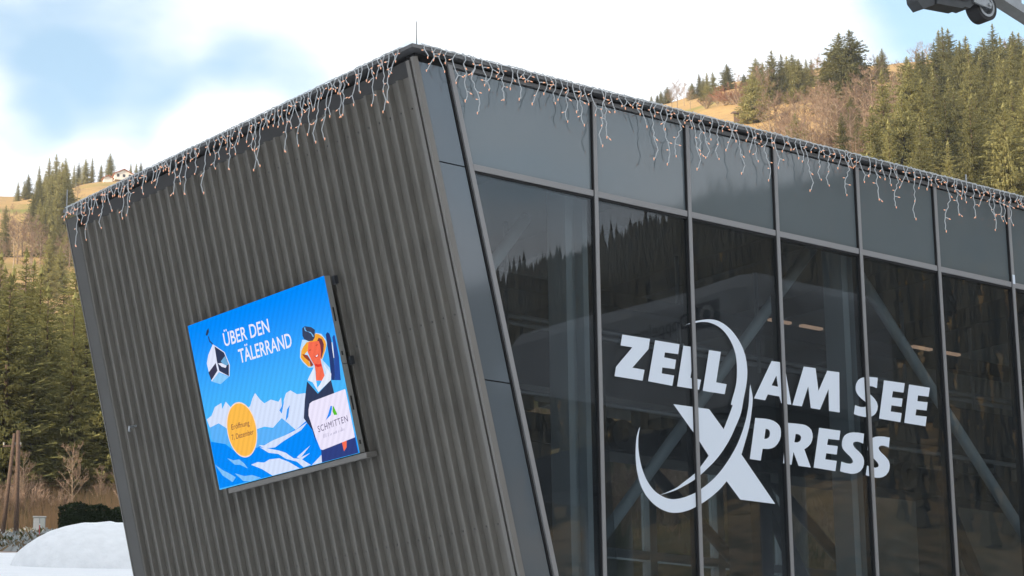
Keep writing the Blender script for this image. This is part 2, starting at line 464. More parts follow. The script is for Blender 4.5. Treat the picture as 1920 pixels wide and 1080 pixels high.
t.links.new(geo.outputs['Position'], vl.inputs[0])
nadd = t.nodes.new('ShaderNodeMath'); nadd.operation = 'MULTIPLY_ADD'; nadd.inputs[1].default_value = 26.0
t.links.new(tn(0.25, 6), nadd.inputs[0]); t.links.new(vl.outputs['Value'], nadd.inputs[2])
bank = mixc(rng(tn(1.2, 6), .42, .58), (0.5, 0.53, 0.55), (0.13, 0.115, 0.075))     # frosted bank beyond the piste
grass = mixc(rng(nadd.outputs[0], 188, 200), bank, grass)
dirt = mixc(rng(nadd.outputs[0], 137, 140), (0.24, 0.14, 0.09), grass)
snowc = mixc(rng(tn(0.6, 6), .3, .7), (0.78, 0.80, 0.83), (0.84, 0.855, 0.87))
sep = t.nodes.new('ShaderNodeVectorMath'); sep.operation = 'DOT_PRODUCT'; sep.inputs[1].default_value = (math.cos(R(33)), -math.sin(R(33)), 0)
t.links.new(geo.outputs['Position'], sep.inputs[0])
side = rng(sep.outputs['Value'], CX * math.cos(R(33)) - CY * math.sin(R(33)) + 5, CX * math.cos(R(33)) - CY * math.sin(R(33)) + 8)   # brown slope behind the building
far = rng(vl.outputs['Value'], 44, 48)
sm = t.nodes.new('ShaderNodeMath'); sm.operation = 'MULTIPLY'
t.links.new(side, sm.inputs[0]); t.links.new(far, sm.inputs[1])
scrub = mixc(rng(tn(0.5, 8), .4, .6), (0.20, 0.15, 0.09), (0.06, 0.055, 0.03))  # brown scrub, its colours also lowered to take in the slope's shade
near_c = mixc(rng(nadd.outputs[0], 128, 131), snowc, dirt)
nr = mixc(rng(vl.outputs['Value'], 175, 250), scrub, grass)
colr = mixc(sm.outputs[0], near_c, nr)
t.links.new(colr, b.inputs['Base Color'])
bpn = t.nodes.new('ShaderNodeBump'); bpn.inputs['Strength'].default_value = 0.5; bpn.inputs['Distance'].default_value = 0.25
t.links.new(tn(1.5, 8), bpn.inputs['Height']); t.links.new(bpn.outputs['Normal'], b.inputs['Normal'])
ground = g.build('ground', gm, smooth=True)
tag(ground, kind='structure')

# ------------------------------------------------------------------ lift station building
H, TA = 10.906, 0.25033          # corner height, outward lean of the side wall (metres per metre)
LD = 8.268                       # depth of the building
XE = 15.6                        # far end of the facade
Z0 = 0.0
NS = math.sqrt(1 + TA * TA)
ES = Vector((TA, 0, -1)) / NS    # down the leaning wall
NO = Vector((-1, 0, -TA)) / NS   # out of the leaning wall


def W(y, s, off=0.0):
    return Vector((0, 0, H)) + Vector((0, y, 0)) + ES * s + NO * off


def lean(z): return TA * (H - z)


bld = empty('lift_station', (5.0, 4.0, 0.0), 'dark gondola station with leaning ribbed metal side wall and tall glass front', 'building')
SMAX = H * NS

# ribbed cladding, one pan-and-rib panel per pitch
P = 0.2148
prof = [(0.0, 0.0), (0.128, 0.0), (0.146, 0.058), (0.150, 0.062), (0.186, 0.062), (0.190, 0.058), (0.206, 0.0), (P - 0.0015, 0.0)]
s0, s1 = 0.19, SMAX - 0.3
mb = MB()
ybase = 0.150
for (yy, h) in prof:
    for s in (s0, s1):
        mb.v.append(tuple(W(ybase + yy, s, h + 0.012)))
for i in range(len(prof) - 1):
    mb.f.append((2 * i, 2 * i + 1, 2 * i + 3, 2 * i + 2)); mb.mi.append(0)
mb.f.append(tuple(range(0, 2 * len(prof), 2))); mb.mi.append(0)
first = mb.build('cladding_panel', M['cladding'], bld, loc=W(ybase, s0))
for k in range(1, 36):
    copy_part(first, bld, W(ybase + k * P, s0))
# rows of fixing screws on the ribs, joined: a pixel each
mb = MB()
for k in range(36):
    for r_ in range(4):
        c_ = W(ybase + k * P + 0.065, 0.55 + 2.4 * r_, 0.0125)
        mb.prism([c_ + Vector((0, .011 * math.cos(a_), 0)) + ES * (.011 * math.sin(a_)) for a_ in (0, 1.05, 2.1, 3.14, 4.19, 5.24)], NO * 0.008)
scw = mb.build('screws', M['dark_flashing'], bld); scw['kind'] = 'stuff'
mb = MB()   # backing sheet behind the ribs
q = [W(0.03, 0.0, 0.0), W(LD - 0.15, 0.0, 0.0), W(LD - 0.15, SMAX, 0.0), W(0.03, SMAX, 0.0)]
mb.prism(q, -NO * 0.1); mb.build('backing_sheet', M['backing'], bld)
# flat flashing at the far end and at the corner
mb = MB(); mb.prism([W(7.85, 0.02, 0.003), W(LD - 0.145, 0.02, 0.003), W(LD - 0.145, SMAX, 0.003), W(7.85, SMAX, 0.003)], NO * 0.075)
mb.build('end_flashing', M['dark_flashing'], bld)
mb = MB(); mb.prism([W(LD - 0.144, 0.02, -0.05), W(LD - 0.124, 0.02, -0.05), W(LD - 0.124, SMAX, -0.05), W(LD - 0.144, SMAX, -0.05)], NO * 0.135)
mb.build('end_edge_trim', M['flashing'], bld)
mb = MB(); mb.prism([W(0.05, 0.02, 0.003), W(0.115, 0.02, 0.003), W(0.115, SMAX, 0.003), W(0.05, SMAX, 0.003)], NO * 0.05)
mb.build('corner_backing_trim', M['flashing'], bld)
mb = MB(); mb.prism([W(-0.03, 0.0, -0.02), W(0.012, 0.0, -0.02), W(0.012, SMAX, -0.02), W(-0.03, SMAX, -0.02)], NO * 0.075)
mb.build('corner_trim', M['flashing'], bld)
# small hook on the cladding
mb = MB(); mb.tube([W(7.38, 3.06, 0.05), W(7.38, 3.06, 0.16), W(7.37, 3.12, 0.18)], 0.018, 6); mb.build('wall_hook', M['galv'], bld)

# inclined grey corner panels with open joints
XI = 0.4157
for z_hi, z_lo in ((10.86, 9.735), (9.72, 7.29), (7.275, 4.6), (4.585, 0.3)):
    mb = MB()
    f = lambda z, y: [(lean(z) + 0.035, y, z), (lean(z) + XI - 0.012, y, z)]
    a1, a2 = f(z_lo, -0.004); b1, b2 = f(z_hi, -0.004)
    mb.prism([a1, a2, b2, b1], (0, 0.03, 0)); mb.build('corner_panel', M['corner_panel'], bld)
mb = MB(); mb.prism([(lean(0.2) + .02, 0.03, .2), (lean(0.2) + XI + .03, 0.03, .2), (lean(10.9) + XI + .03, 0.03, 10.9), (lean(10.9) + .02, 0.03, 10.9)], (0, .03, 0))
mb.build('panel_backing', M['gasket'], bld)


def inclined(x_off0, x_off1, y0, y1, name, material, z0=0.3, z1=10.9):
    m_ = MB()
    m_.prism([(lean(z0) + x_off0, y0, z0), (lean(z0) + x_off1, y0, z0), (lean(z1) + x_off1, y0, z1), (lean(z1) + x_off0, y0, z1)], (0, y1 - y0, 0))
    return m_.build(name, material, bld)


inclined(XI - 0.004, XI + 0.02, -0.018, 0.06, 'inclined_gasket', M['gasket'])
inclined(XI + 0.02, XI + 0.085, -0.045, 0.06, 'inclined_mullion', M['mullion'])

# curtain wall
X1, SP, ZT = 2.590, 1.5, 9.690
xm = [X1 + SP * k for k in range(9)]
for k, x in enumerate(xm):
    MB().box(x + 0.012, x + 0.066, -0.042, 0.10, 0.3, 10.88).build('mullion', M['mullion'], bld)
    MB().box(x, x + 0.012, -0.030, 0.10, 0.3, 10.88).build('mullion_gasket', M['gasket'], bld)
random.seed(77)
PT = [(random.uniform(-.0012, .0012), random.uniform(-.006, .006)) for _ in range(9)]      # panes never sit perfectly true
for k in range(9):
    xr = xm[k] - 0.001
    if k == 0:
        xl = lambda z: lean(z) + XI + 0.097
    else:
        xl = lambda z, v=xm[k - 1] + 0.074: v
    # transom
    za, zb = ZT + 0.012, ZT + 0.085
    mb = MB(); mb.prism([(xl(za), -0.034, za), (xr, -0.034, za), (xr, -0.034, zb), (xl(zb), -0.034, zb)], (0, 0.12, 0)); mb.build('transom', M['mullion'], bld)
    mb = MB(); mb.prism([(xl(ZT - .012), -0.02, ZT - .014), (xr, -0.02, ZT - .014), (xr, -0.02, ZT + .011), (xl(ZT), -0.02, ZT + .011)], (0, 0.1, 0)); mb.build('transom_gasket', M['gasket'], bld)
    # spandrel panel and glass pane
    mb = MB(); mb.prism([(xl(zb), 0.0, zb + .004), (xr, 0.0, zb + .004), (xr, 0.0, 10.87), (xl(10.87), 0.0, 10.87)], (0, 0.03, 0)); mb.build('spandrel_panel', M['spandrel'], bld)
    zc, zd = 0.42, ZT - 0.016
    t1, t2 = PT[k]
    mb = MB(); mb.prism([(xl(zc), -t1 - t2, zc), (xr, t1 - t2, zc), (xr, t1 + t2, zd), (xl(zd), -t1 + t2, zd)], (0, 0.024, 0)); mb.build('glass_pane', M['glass'], bld)
    MB().box(xl(.3) if k else xl(.3), xr, -0.03, 0.09, 0.3, 0.41).build('sill', M['mullion'], bld)
MB().box(12.6, 12.66, -0.062, -0.047, 9.62, 9.70)
MB().box(xm[5] + 0.018, xm[5] + 0.066, -0.0475, -0.0455, ZT + 0.06, ZT + 0.19).build('sticker', M['vinyl'], bld)
MB().box(0.45, XE, 0.032, 0.06, ZT + 0.1, 10.9).build('spandrel_backing', M['gasket'], bld)

# roof edge: thin projecting drip edge, shadow gap, sub-profile
MB().box(-0.115, XE + .05, -0.115, 0.25, 10.972, 11.014).build('roof_edge', M['fascia'], bld)
MB().box(-0.115, 0.25, 0.252, LD - 0.12, 10.972, 11.014).build('roof_edge', M['fascia'], bld)
MB().box(0.42, XE, -0.028, 0.03, 10.885, 10.935).build('head_profile', M['fascia'], bld)
MB().box(0.02, XE, 0.03, 0.2, 10.9, 10.97).build('roof_soffit', M['gasket'], bld)
MB().box(0.252, XE, 0.252, LD, 10.9, 11.0).build('roof_slab', M['concrete'], bld)
# lightning rods
MB().tube([(0.03, 0.0, 11.03), (0.03, 0.0, 11.34)], [0.006, 0.004], 6).build('lightning_rod', M['dark_steel'], bld)
MB().tube([(9.38, 0.05, 11.03), (9.385, 0.05, 11.21)], 0.013, 6).build('lightning_rod', M['galv'], bld)
MB().tube([(-0.08, LD - .16, 11.01), (-0.08, LD - .16, 11.30)], 0.008, 6).build('lightning_rod', M['galv'], bld)

# shell, floors and rear glazed wall
MB().box(XE, XE + 0.25, 0.3, LD, 0.0, 10.9).build('end_wall', M['concrete'], bld)
mb = MB(); mb.prism([(lean(4.1) + .15, 0.1, 4.1), (XE, 0.1, 4.1), (XE, 0.1, 4.4), (lean(4.4) + .15, 0.1, 4.4)], (0, LD - 0.2, 0)); mb.build('floor_slab', M['concrete'], bld)
MB().box(0.3, XE, 0.3, LD - .1, 10.55, 10.6).build('ceiling_sheet', M['ceiling'], bld)
YB = LD - 0.12
MB().box(0.3, XE, YB, YB + .06, 9.75, 10.9).build('rear_header', M['dark_steel'], bld)
xr_ = [3.0 + 1.5 * k for k in range(9)]
for k, x in enumerate(xr_):
    MB().box(x, x + 0.15, YB - 0.12, YB + 0.08, 4.4, 9.75).build('rear_mullion', M['steel_in'], bld)
    x2 = xr_[k + 1] if k < 8 else XE
    MB().box(x + .152, x2 - .002, YB, YB + 0.024, 4.4, 9.74).build('rear_glass_pane', M['rear_glass'], bld)
MB().box(lean(4.4) + .4, 2.998, YB, YB + 0.024, 4.4, 9.74).build('rear_glass_pane', M['rear_glass'], bld)

# frame inside the glass
for x in (2.52, 7.22, 11.92):
    mb = MB(); mb.box(x, x + 0.10, 0.42, 0.76, 4.4, 10.5); mb.box(x + 0.102, x + 0.26, 0.56, 0.61, 4.4, 10.5); mb.box(x + 0.262, x + 0.36, 0.42, 0.76, 4.4, 10.5)
    mb.build('steel_column', M['steel_in'], bld)
def brace(a, b):
    mb_ = MB(); mb_.tube([a, b], 0.075, 14); mb_.build('diagonal_brace', M['steel_in'], bld, smooth=True)
brace((6.95, 0.62, 9.95), (2.75, 0.62, 5.32)); brace((7.55, 0.62, 9.9), (11.75, 0.62, 5.4))
brace((2.3, 0.9, 9.6), (1.2, 0.9, 8.2))
# rear braces
for a_, b_ in (((3.2, 7.3, 9.6), (8.0, 7.3, 6.2)), ((8.1, 7.3, 9.6), (12.6, 7.3, 6.2)), ((11.2, 7.3, 9.4), (15, 7.3, 6.4))):
    mb = MB(); mb.tube([a_, b_], 0.1, 10); mb.build('rear_brace', M['dark_steel'], bld, smooth=True)
# drive gantry: two dark girders with tyre conveyor wheels and hangers between
MB().box(1.9, 15.2, 3.7, 4.5, 8.32, 9.0).build('upper_girder', M['dark_steel'], bld)
MB().box(1.9, 15.2, 3.7, 4.3, 7.56, 7.95).build('lower_girder', M['dark_steel'], bld)
MB().box(1.6, 15.2, 2.6, 2.8, 9.25, 9.45).build('conveyor_rail', M['dark_steel'], bld)
for k in range(10):
    x = 4.6 + k * 1.1
    MB().box(x, x + 0.16, 4.0, 4.2, 7.952, 8.318).build('girder_post', M['machine_dark'], bld)
mw = None
for k in range(12):
    c = Vector((4.2 + k * 0.95, 3.62, 7.78))
    if mw is None:
        mb = MB(); mb.ring(c, (0, 1, 0), 0.10, 0.21, 0.14, 20); mw = mb.build('conveyor_tyre', M['rubber'], bld, smooth=False, loc=c)
    else:
        copy_part(mw, bld, c)
for x, z in ((9.05, 9.81), (9.70, 9.81), (12.1, 9.81), (12.75, 9.81)):
    MB().box(x, x + 0.42, 3.60, 3.68, z, z + 0.035).build('light_strip', M['lamp'], bld)
# supports, struts, pipes and machinery of the drive gantry
for x in (4.55, 8.6, 12.6):
    MB().box(x, x + .42, 3.72, 4.2, 4.4, 7.55).build('gantry_pillar', M['dark_steel'], bld)
    MB().bar((x + .42, 3.95, 7.5), (x + 1.7, 3.95, 5.2), .16, .16).build('gantry_strut', M['dark_steel'], bld)
random.seed(8)
for k in range(9):
    x = 3.1 + k * 1.28
    MB().box(x, x + random.uniform(.25, .6), 3.74, 4.1, 8.0, 8.0 + random.uniform(.12, .26)).build('drive_motor', M['machine_dark'], bld)
for z, y in ((8.18, 3.6), (9.12, 3.66), (9.22, 3.66)):
    MB().tube([(2.0, y, z), (15.1, y, z)], .035, 8).build('pipe', M['galv'], bld)
for k in range(8):
    x = 2.6 + 1.55 * k
    MB().tube([(x, 3.64, 9.0), (x, 3.64, 10.5)], .03, 6).build('hanger_rod', M['galv'], bld)
MB().box(2.0, 15.2, YB - .10, YB + .10, 6.92, 7.06).build('rear_transom', M['steel_in'], bld)
MB().box(6.5, 15.2, 5.4, 5.9, 8.6, 9.2).build('rear_gantry', M['dark_steel'], bld)
for k in range(6):
    MB().box(7.2 + 1.4 * k, 8.1 + 1.4 * k, 5.36, 5.398, 8.75, 9.05).build('cover_plate', M['steel_in'], bld)
for k in range(5):
    x = 2.2 + 2.7 * k
    MB().box(x, x + 0.14, 1.2, 7.6, 10.2, 10.5).build('roof_beam', M['dark_steel'], bld)

# ------------------------------------------------------------------ lettering on the glass
LETTERS = [('Z',[[(3.002,8.077),(3.437,8.083),(3.407,7.952),(3.145,7.695),(3.336,7.693),(3.3,7.557),(2.864,7.558),(2.892,7.675),(3.153,7.942),(2.969,7.941)]]),('E',[[(3.518,8.077),(3.908,8.079),(3.882,7.954),(3.669,7.948),(3.654,7.886),(3.844,7.88),(3.818,7.763),(3.62,7.758),(3.607,7.684),(3.806,7.682),(3.771,7.552),(3.387,7.562)]]),('L',[[(3.971,8.071),(4.164,8.074),(4.069,7.687),(4.241,7.684),(4.203,7.556),(3.848,7.556)]]),('L',[[(4.39,8.071),(4.586,8.074),(4.489,7.683),(4.663,7.68),(4.624,7.552),(4.263,7.551)]]),('A',[[(5.444,8.07),(5.66,8.076),(5.754,7.554),(5.581,7.553),(5.552,7.634),(5.354,7.637),(5.306,7.557),(5.116,7.559)],[(5.516,7.895),(5.537,7.756),(5.427,7.759)]]),('M',[[(6.003,8.071),(6.212,8.076),(6.246,7.788),(6.42,8.07),(6.637,8.076),(6.609,7.553),(6.418,7.552),(6.428,7.834),(6.258,7.55),(6.095,7.551),(6.067,7.824),(5.938,7.554),(5.774,7.552)]]),('S',[[(7.343,8.092),(7.316,7.95),(7.27,7.961),(7.223,7.967),(7.18,7.962),(7.15,7.947),(7.132,7.928),(7.133,7.902),(7.152,7.88),(7.179,7.858),(7.225,7.833),(7.27,7.801),(7.303,7.763),(7.316,7.714),(7.302,7.662),(7.268,7.616),(7.23,7.587),(7.181,7.565),(7.122,7.551),(7.062,7.546),(6.946,7.55),(6.865,7.562),(6.896,7.682),(6.954,7.672),(7.001,7.669),(7.048,7.673),(7.084,7.682),(7.104,7.698),(7.11,7.715),(7.1,7.736),(7.077,7.753),(7.02,7.78),(6.975,7.808),(6.942,7.838),(6.922,7.877),(6.923,7.924),(6.94,7.971),(6.974,8.014),(7.028,8.049),(7.088,8.068),(7.16,8.082),(7.243,8.089)]]),('E',[[(7.457,8.073),(7.848,8.082),(7.814,7.954),(7.615,7.949),(7.589,7.864),(7.79,7.871),(7.762,7.761),(7.572,7.757),(7.551,7.674),(7.758,7.676),(7.724,7.553),(7.328,7.556)]]),('E',[[(7.928,8.075),(8.326,8.08),(8.291,7.956),(8.089,7.949),(8.07,7.87),(8.267,7.879),(8.238,7.765),(8.042,7.759),(8.018,7.676),(8.234,7.684),(8.199,7.552),(7.797,7.553)]]),('P',[[(5.125,7.316),(5.304,7.325),(5.374,7.323),(5.435,7.314),(5.491,7.293),(5.531,7.265),(5.551,7.23),(5.555,7.187),(5.548,7.13),(5.525,7.079),(5.489,7.032),(5.439,6.99),(5.383,6.965),(5.327,6.951),(5.229,6.944),(5.188,6.792),(5.005,6.794)],[(5.293,7.198),(5.326,7.199),(5.351,7.189),(5.363,7.169),(5.364,7.142),(5.356,7.114),(5.335,7.091),(5.303,7.075),(5.264,7.07)]]),('R',[[(5.645,7.315),(5.834,7.323),(5.924,7.325),(5.991,7.321),(6.048,7.301),(6.089,7.27),(6.104,7.229),(6.106,7.182),(6.092,7.137),(6.067,7.096),(6.019,7.054),(5.949,7.011),(6.048,6.792),(5.836,6.793),(5.757,6.959),(5.714,6.794),(5.571,6.798)],[(5.808,7.19),(5.844,7.193),(5.871,7.189),(5.894,7.174),(5.902,7.152),(5.891,7.123),(5.865,7.099),(5.831,7.086),(5.78,7.082)]]),('E',[[(6.227,7.314),(6.605,7.318),(6.578,7.195),(6.379,7.19),(6.355,7.111),(6.545,7.114),(6.52,7.005),(6.332,7.002),(6.311,6.922),(6.514,6.923),(6.482,6.789),(6.098,6.797)]]),('S',[[(7.035,7.327),(7.009,7.196),(6.963,7.206),(6.91,7.211),(6.87,7.206),(6.839,7.195),(6.824,7.177),(6.825,7.16),(6.84,7.137),(6.868,7.115),(6.918,7.088),(6.969,7.052),(6.999,7.018),(7.01,6.973),(7.002,6.923),(6.98,6.88),(6.932,6.834),(6.87,6.803),(6.811,6.789),(6.753,6.783),(6.638,6.788),(6.565,6.797),(6.597,6.923),(6.653,6.914),(6.704,6.909),(6.75,6.911),(6.785,6.921),(6.805,6.936),(6.806,6.953),(6.789,6.98),(6.757,7.005),(6.706,7.036),(6.657,7.069),(6.631,7.096),(6.62,7.13),(6.625,7.177),(6.644,7.223),(6.675,7.261),(6.718,7.289),(6.773,7.31),(6.836,7.322),(6.935,7.329)]]),('S',[[(7.508,7.326),(7.481,7.195),(7.434,7.205),(7.38,7.209),(7.339,7.205),(7.308,7.193),(7.292,7.175),(7.293,7.158),(7.308,7.135),(7.337,7.113),(7.387,7.085),(7.439,7.048),(7.47,7.015),(7.481,6.969),(7.472,6.919),(7.45,6.875),(7.401,6.829),(7.337,6.797),(7.277,6.783),(7.218,6.778),(7.101,6.783),(7.027,6.792),(7.06,6.919),(7.118,6.91),(7.169,6.905),(7.216,6.906),(7.252,6.917),(7.272,6.932),(7.273,6.949),(7.256,6.977),(7.223,7.001),(7.171,7.033),(7.122,7.066),(7.096,7.093),(7.084,7.128),(7.09,7.175),(7.11,7.222),(7.141,7.26),(7.185,7.288),(7.241,7.309),(7.305,7.321),(7.406,7.329)]]),('swoosh',[[(3.996,8.319),(4.011,8.327),(4.033,8.339),(4.059,8.352),(4.086,8.364),(4.113,8.376),(4.142,8.389),(4.174,8.401),(4.213,8.413),(4.26,8.426),(4.314,8.439),(4.369,8.451),(4.42,8.458),(4.466,8.462),(4.508,8.463),(4.549,8.46),(4.592,8.452),(4.637,8.439),(4.683,8.421),(4.728,8.399),(4.77,8.374),(4.809,8.345),(4.845,8.313),(4.879,8.278),(4.909,8.242),(4.935,8.206),(4.958,8.169),(4.977,8.13),(4.993,8.089),(5.005,8.044),(5.013,7.997),(5.018,7.948),(5.02,7.901),(5.018,7.856),(5.013,7.811),(5.006,7.767),(4.996,7.721),(4.984,7.672),(4.968,7.622),(4.952,7.572),(4.937,7.524),(4.924,7.477),(4.912,7.43),(4.899,7.385),(4.883,7.342),(4.864,7.301),(4.843,7.263),(4.82,7.225),(4.796,7.185),(4.771,7.143),(4.745,7.099),(4.718,7.055),(4.689,7.013),(4.66,6.972),(4.629,6.932),(4.597,6.893),(4.564,6.854),(4.53,6.817),(4.495,6.78),(4.459,6.744),(4.421,6.709),(4.382,6.675),(4.342,6.642),(4.301,6.61),(4.261,6.578),(4.222,6.548),(4.183,6.518),(4.144,6.49),(4.103,6.463),(4.06,6.437),(4.016,6.413),(3.972,6.39),(3.928,6.368),(3.886,6.347),(3.846,6.327),(3.803,6.307),(3.755,6.288),(3.693,6.266),(3.621,6.243),(3.555,6.223),(3.509,6.209),(3.556,6.227),(3.624,6.253),(3.696,6.283),(3.756,6.309),(3.796,6.33),(3.827,6.349),(3.856,6.369),(3.891,6.393),(3.935,6.421),(3.984,6.453),(4.033,6.485),(4.077,6.517),(4.113,6.548),(4.146,6.577),(4.176,6.607),(4.206,6.637),(4.239,6.672),(4.273,6.708),(4.303,6.741),(4.323,6.764),(4.126,6.988),(4.071,7.04),(3.778,7.331),(4.357,7.337),(4.587,7.115),(4.602,7.144),(4.625,7.185),(4.65,7.231),(4.673,7.274),(4.695,7.316),(4.718,7.361),(4.738,7.4),(4.749,7.429),(4.747,7.438),(4.735,7.432),(4.724,7.428),(4.724,7.445),(4.74,7.49),(4.767,7.554),(4.796,7.623),(4.817,7.685),(4.83,7.738),(4.838,7.786),(4.842,7.833),(4.845,7.879),(4.847,7.925),(4.846,7.97),(4.842,8.014),(4.836,8.055),(4.826,8.093),(4.813,8.129),(4.798,8.164),(4.779,8.197),(4.757,8.231),(4.733,8.263),(4.706,8.293),(4.676,8.32),(4.645,8.344),(4.611,8.365),(4.575,8.382),(4.535,8.396),(4.491,8.407),(4.443,8.414),(4.392,8.418),(4.338,8.415),(4.275,8.406),(4.205,8.389),(4.138,8.371),(4.086,8.356),(4.05,8.345),(4.025,8.334),(4.008,8.326)]]),('swoosh',[[(5.061,7.729),(5.065,7.712),(5.071,7.688),(5.078,7.662),(5.083,7.636),(5.088,7.614),(5.091,7.594),(5.094,7.571),(5.093,7.542),(5.089,7.506),(5.082,7.463),(5.073,7.419),(5.064,7.377),(5.056,7.339),(5.048,7.303),(5.038,7.265),(5.026,7.226),(5.012,7.182),(4.995,7.137),(4.977,7.09),(4.957,7.042),(4.934,6.987),(4.908,6.927),(4.884,6.872),(4.867,6.835),(5.405,6.278),(4.819,6.279),(4.605,6.482),(4.584,6.462),(4.554,6.433),(4.519,6.401),(4.483,6.37),(4.446,6.341),(4.406,6.312),(4.365,6.283),(4.323,6.255),(4.28,6.228),(4.236,6.202),(4.191,6.177),(4.146,6.154),(4.103,6.132),(4.06,6.111),(4.017,6.091),(3.972,6.074),(3.925,6.059),(3.877,6.045),(3.828,6.034),(3.782,6.027),(3.738,6.022),(3.696,6.021),(3.655,6.023),(3.614,6.029),(3.572,6.038),(3.53,6.05),(3.489,6.065),(3.449,6.084),(3.41,6.106),(3.372,6.132),(3.337,6.16),(3.305,6.19),(3.279,6.22),(3.256,6.251),(3.236,6.285),(3.218,6.321),(3.202,6.362),(3.189,6.406),(3.178,6.452),(3.169,6.498),(3.164,6.546),(3.161,6.596),(3.16,6.645),(3.162,6.694),(3.165,6.743),(3.17,6.792),(3.177,6.838),(3.186,6.88),(3.199,6.917),(3.214,6.951),(3.228,6.979),(3.238,6.998),(3.233,6.973),(3.224,6.936),(3.215,6.894),(3.209,6.854),(3.207,6.816),(3.205,6.778),(3.206,6.739),(3.209,6.699),(3.215,6.658),(3.223,6.616),(3.232,6.574),(3.244,6.534),(3.258,6.495),(3.274,6.457),(3.292,6.421),(3.312,6.386),(3.336,6.354),(3.363,6.323),(3.391,6.295),(3.419,6.27),(3.447,6.251),(3.476,6.235),(3.506,6.223),(3.537,6.211),(3.57,6.2),(3.603,6.191),(3.638,6.185),(3.676,6.182),(3.715,6.182),(3.756,6.186),(3.799,6.194),(3.845,6.204),(3.896,6.219),(3.949,6.237),(4.004,6.258),(4.057,6.28),(4.107,6.305),(4.155,6.331),(4.204,6.36),(4.253,6.391),(4.303,6.425),(4.353,6.461),(4.403,6.499),(4.452,6.54),(4.5,6.585),(4.548,6.633),(4.593,6.682),(4.636,6.731),(4.677,6.779),(4.714,6.826),(4.75,6.874),(4.783,6.921),(4.814,6.968),(4.841,7.015),(4.867,7.061),(4.891,7.108),(4.914,7.155),(4.934,7.202),(4.953,7.248),(4.97,7.293),(4.985,7.336),(4.998,7.378),(5.009,7.419),(5.019,7.461),(5.027,7.505),(5.033,7.55),(5.038,7.594),(5.043,7.631),(5.048,7.663),(5.053,7.691),(5.058,7.713)]])]

sign = empty('facade_lettering', (6.5, -0.012, 7.5), 'white vinyl words zell am see xpress with crescent swoosh across the glass', 'sign')
for nm, polys in LETTERS:
    vs, fs = flat_shape(polys)
    mb = MB(); mb.add([(x, -0.0145, z) for x, z, _ in vs], fs)
    mb.add([(x, -0.0140, z) for x, z, _ in vs], [tuple(reversed(f)) for f in fs])
    o = mb.build('swoosh' if nm == 'swoosh' else 'letter', M['vinyl'], sign)

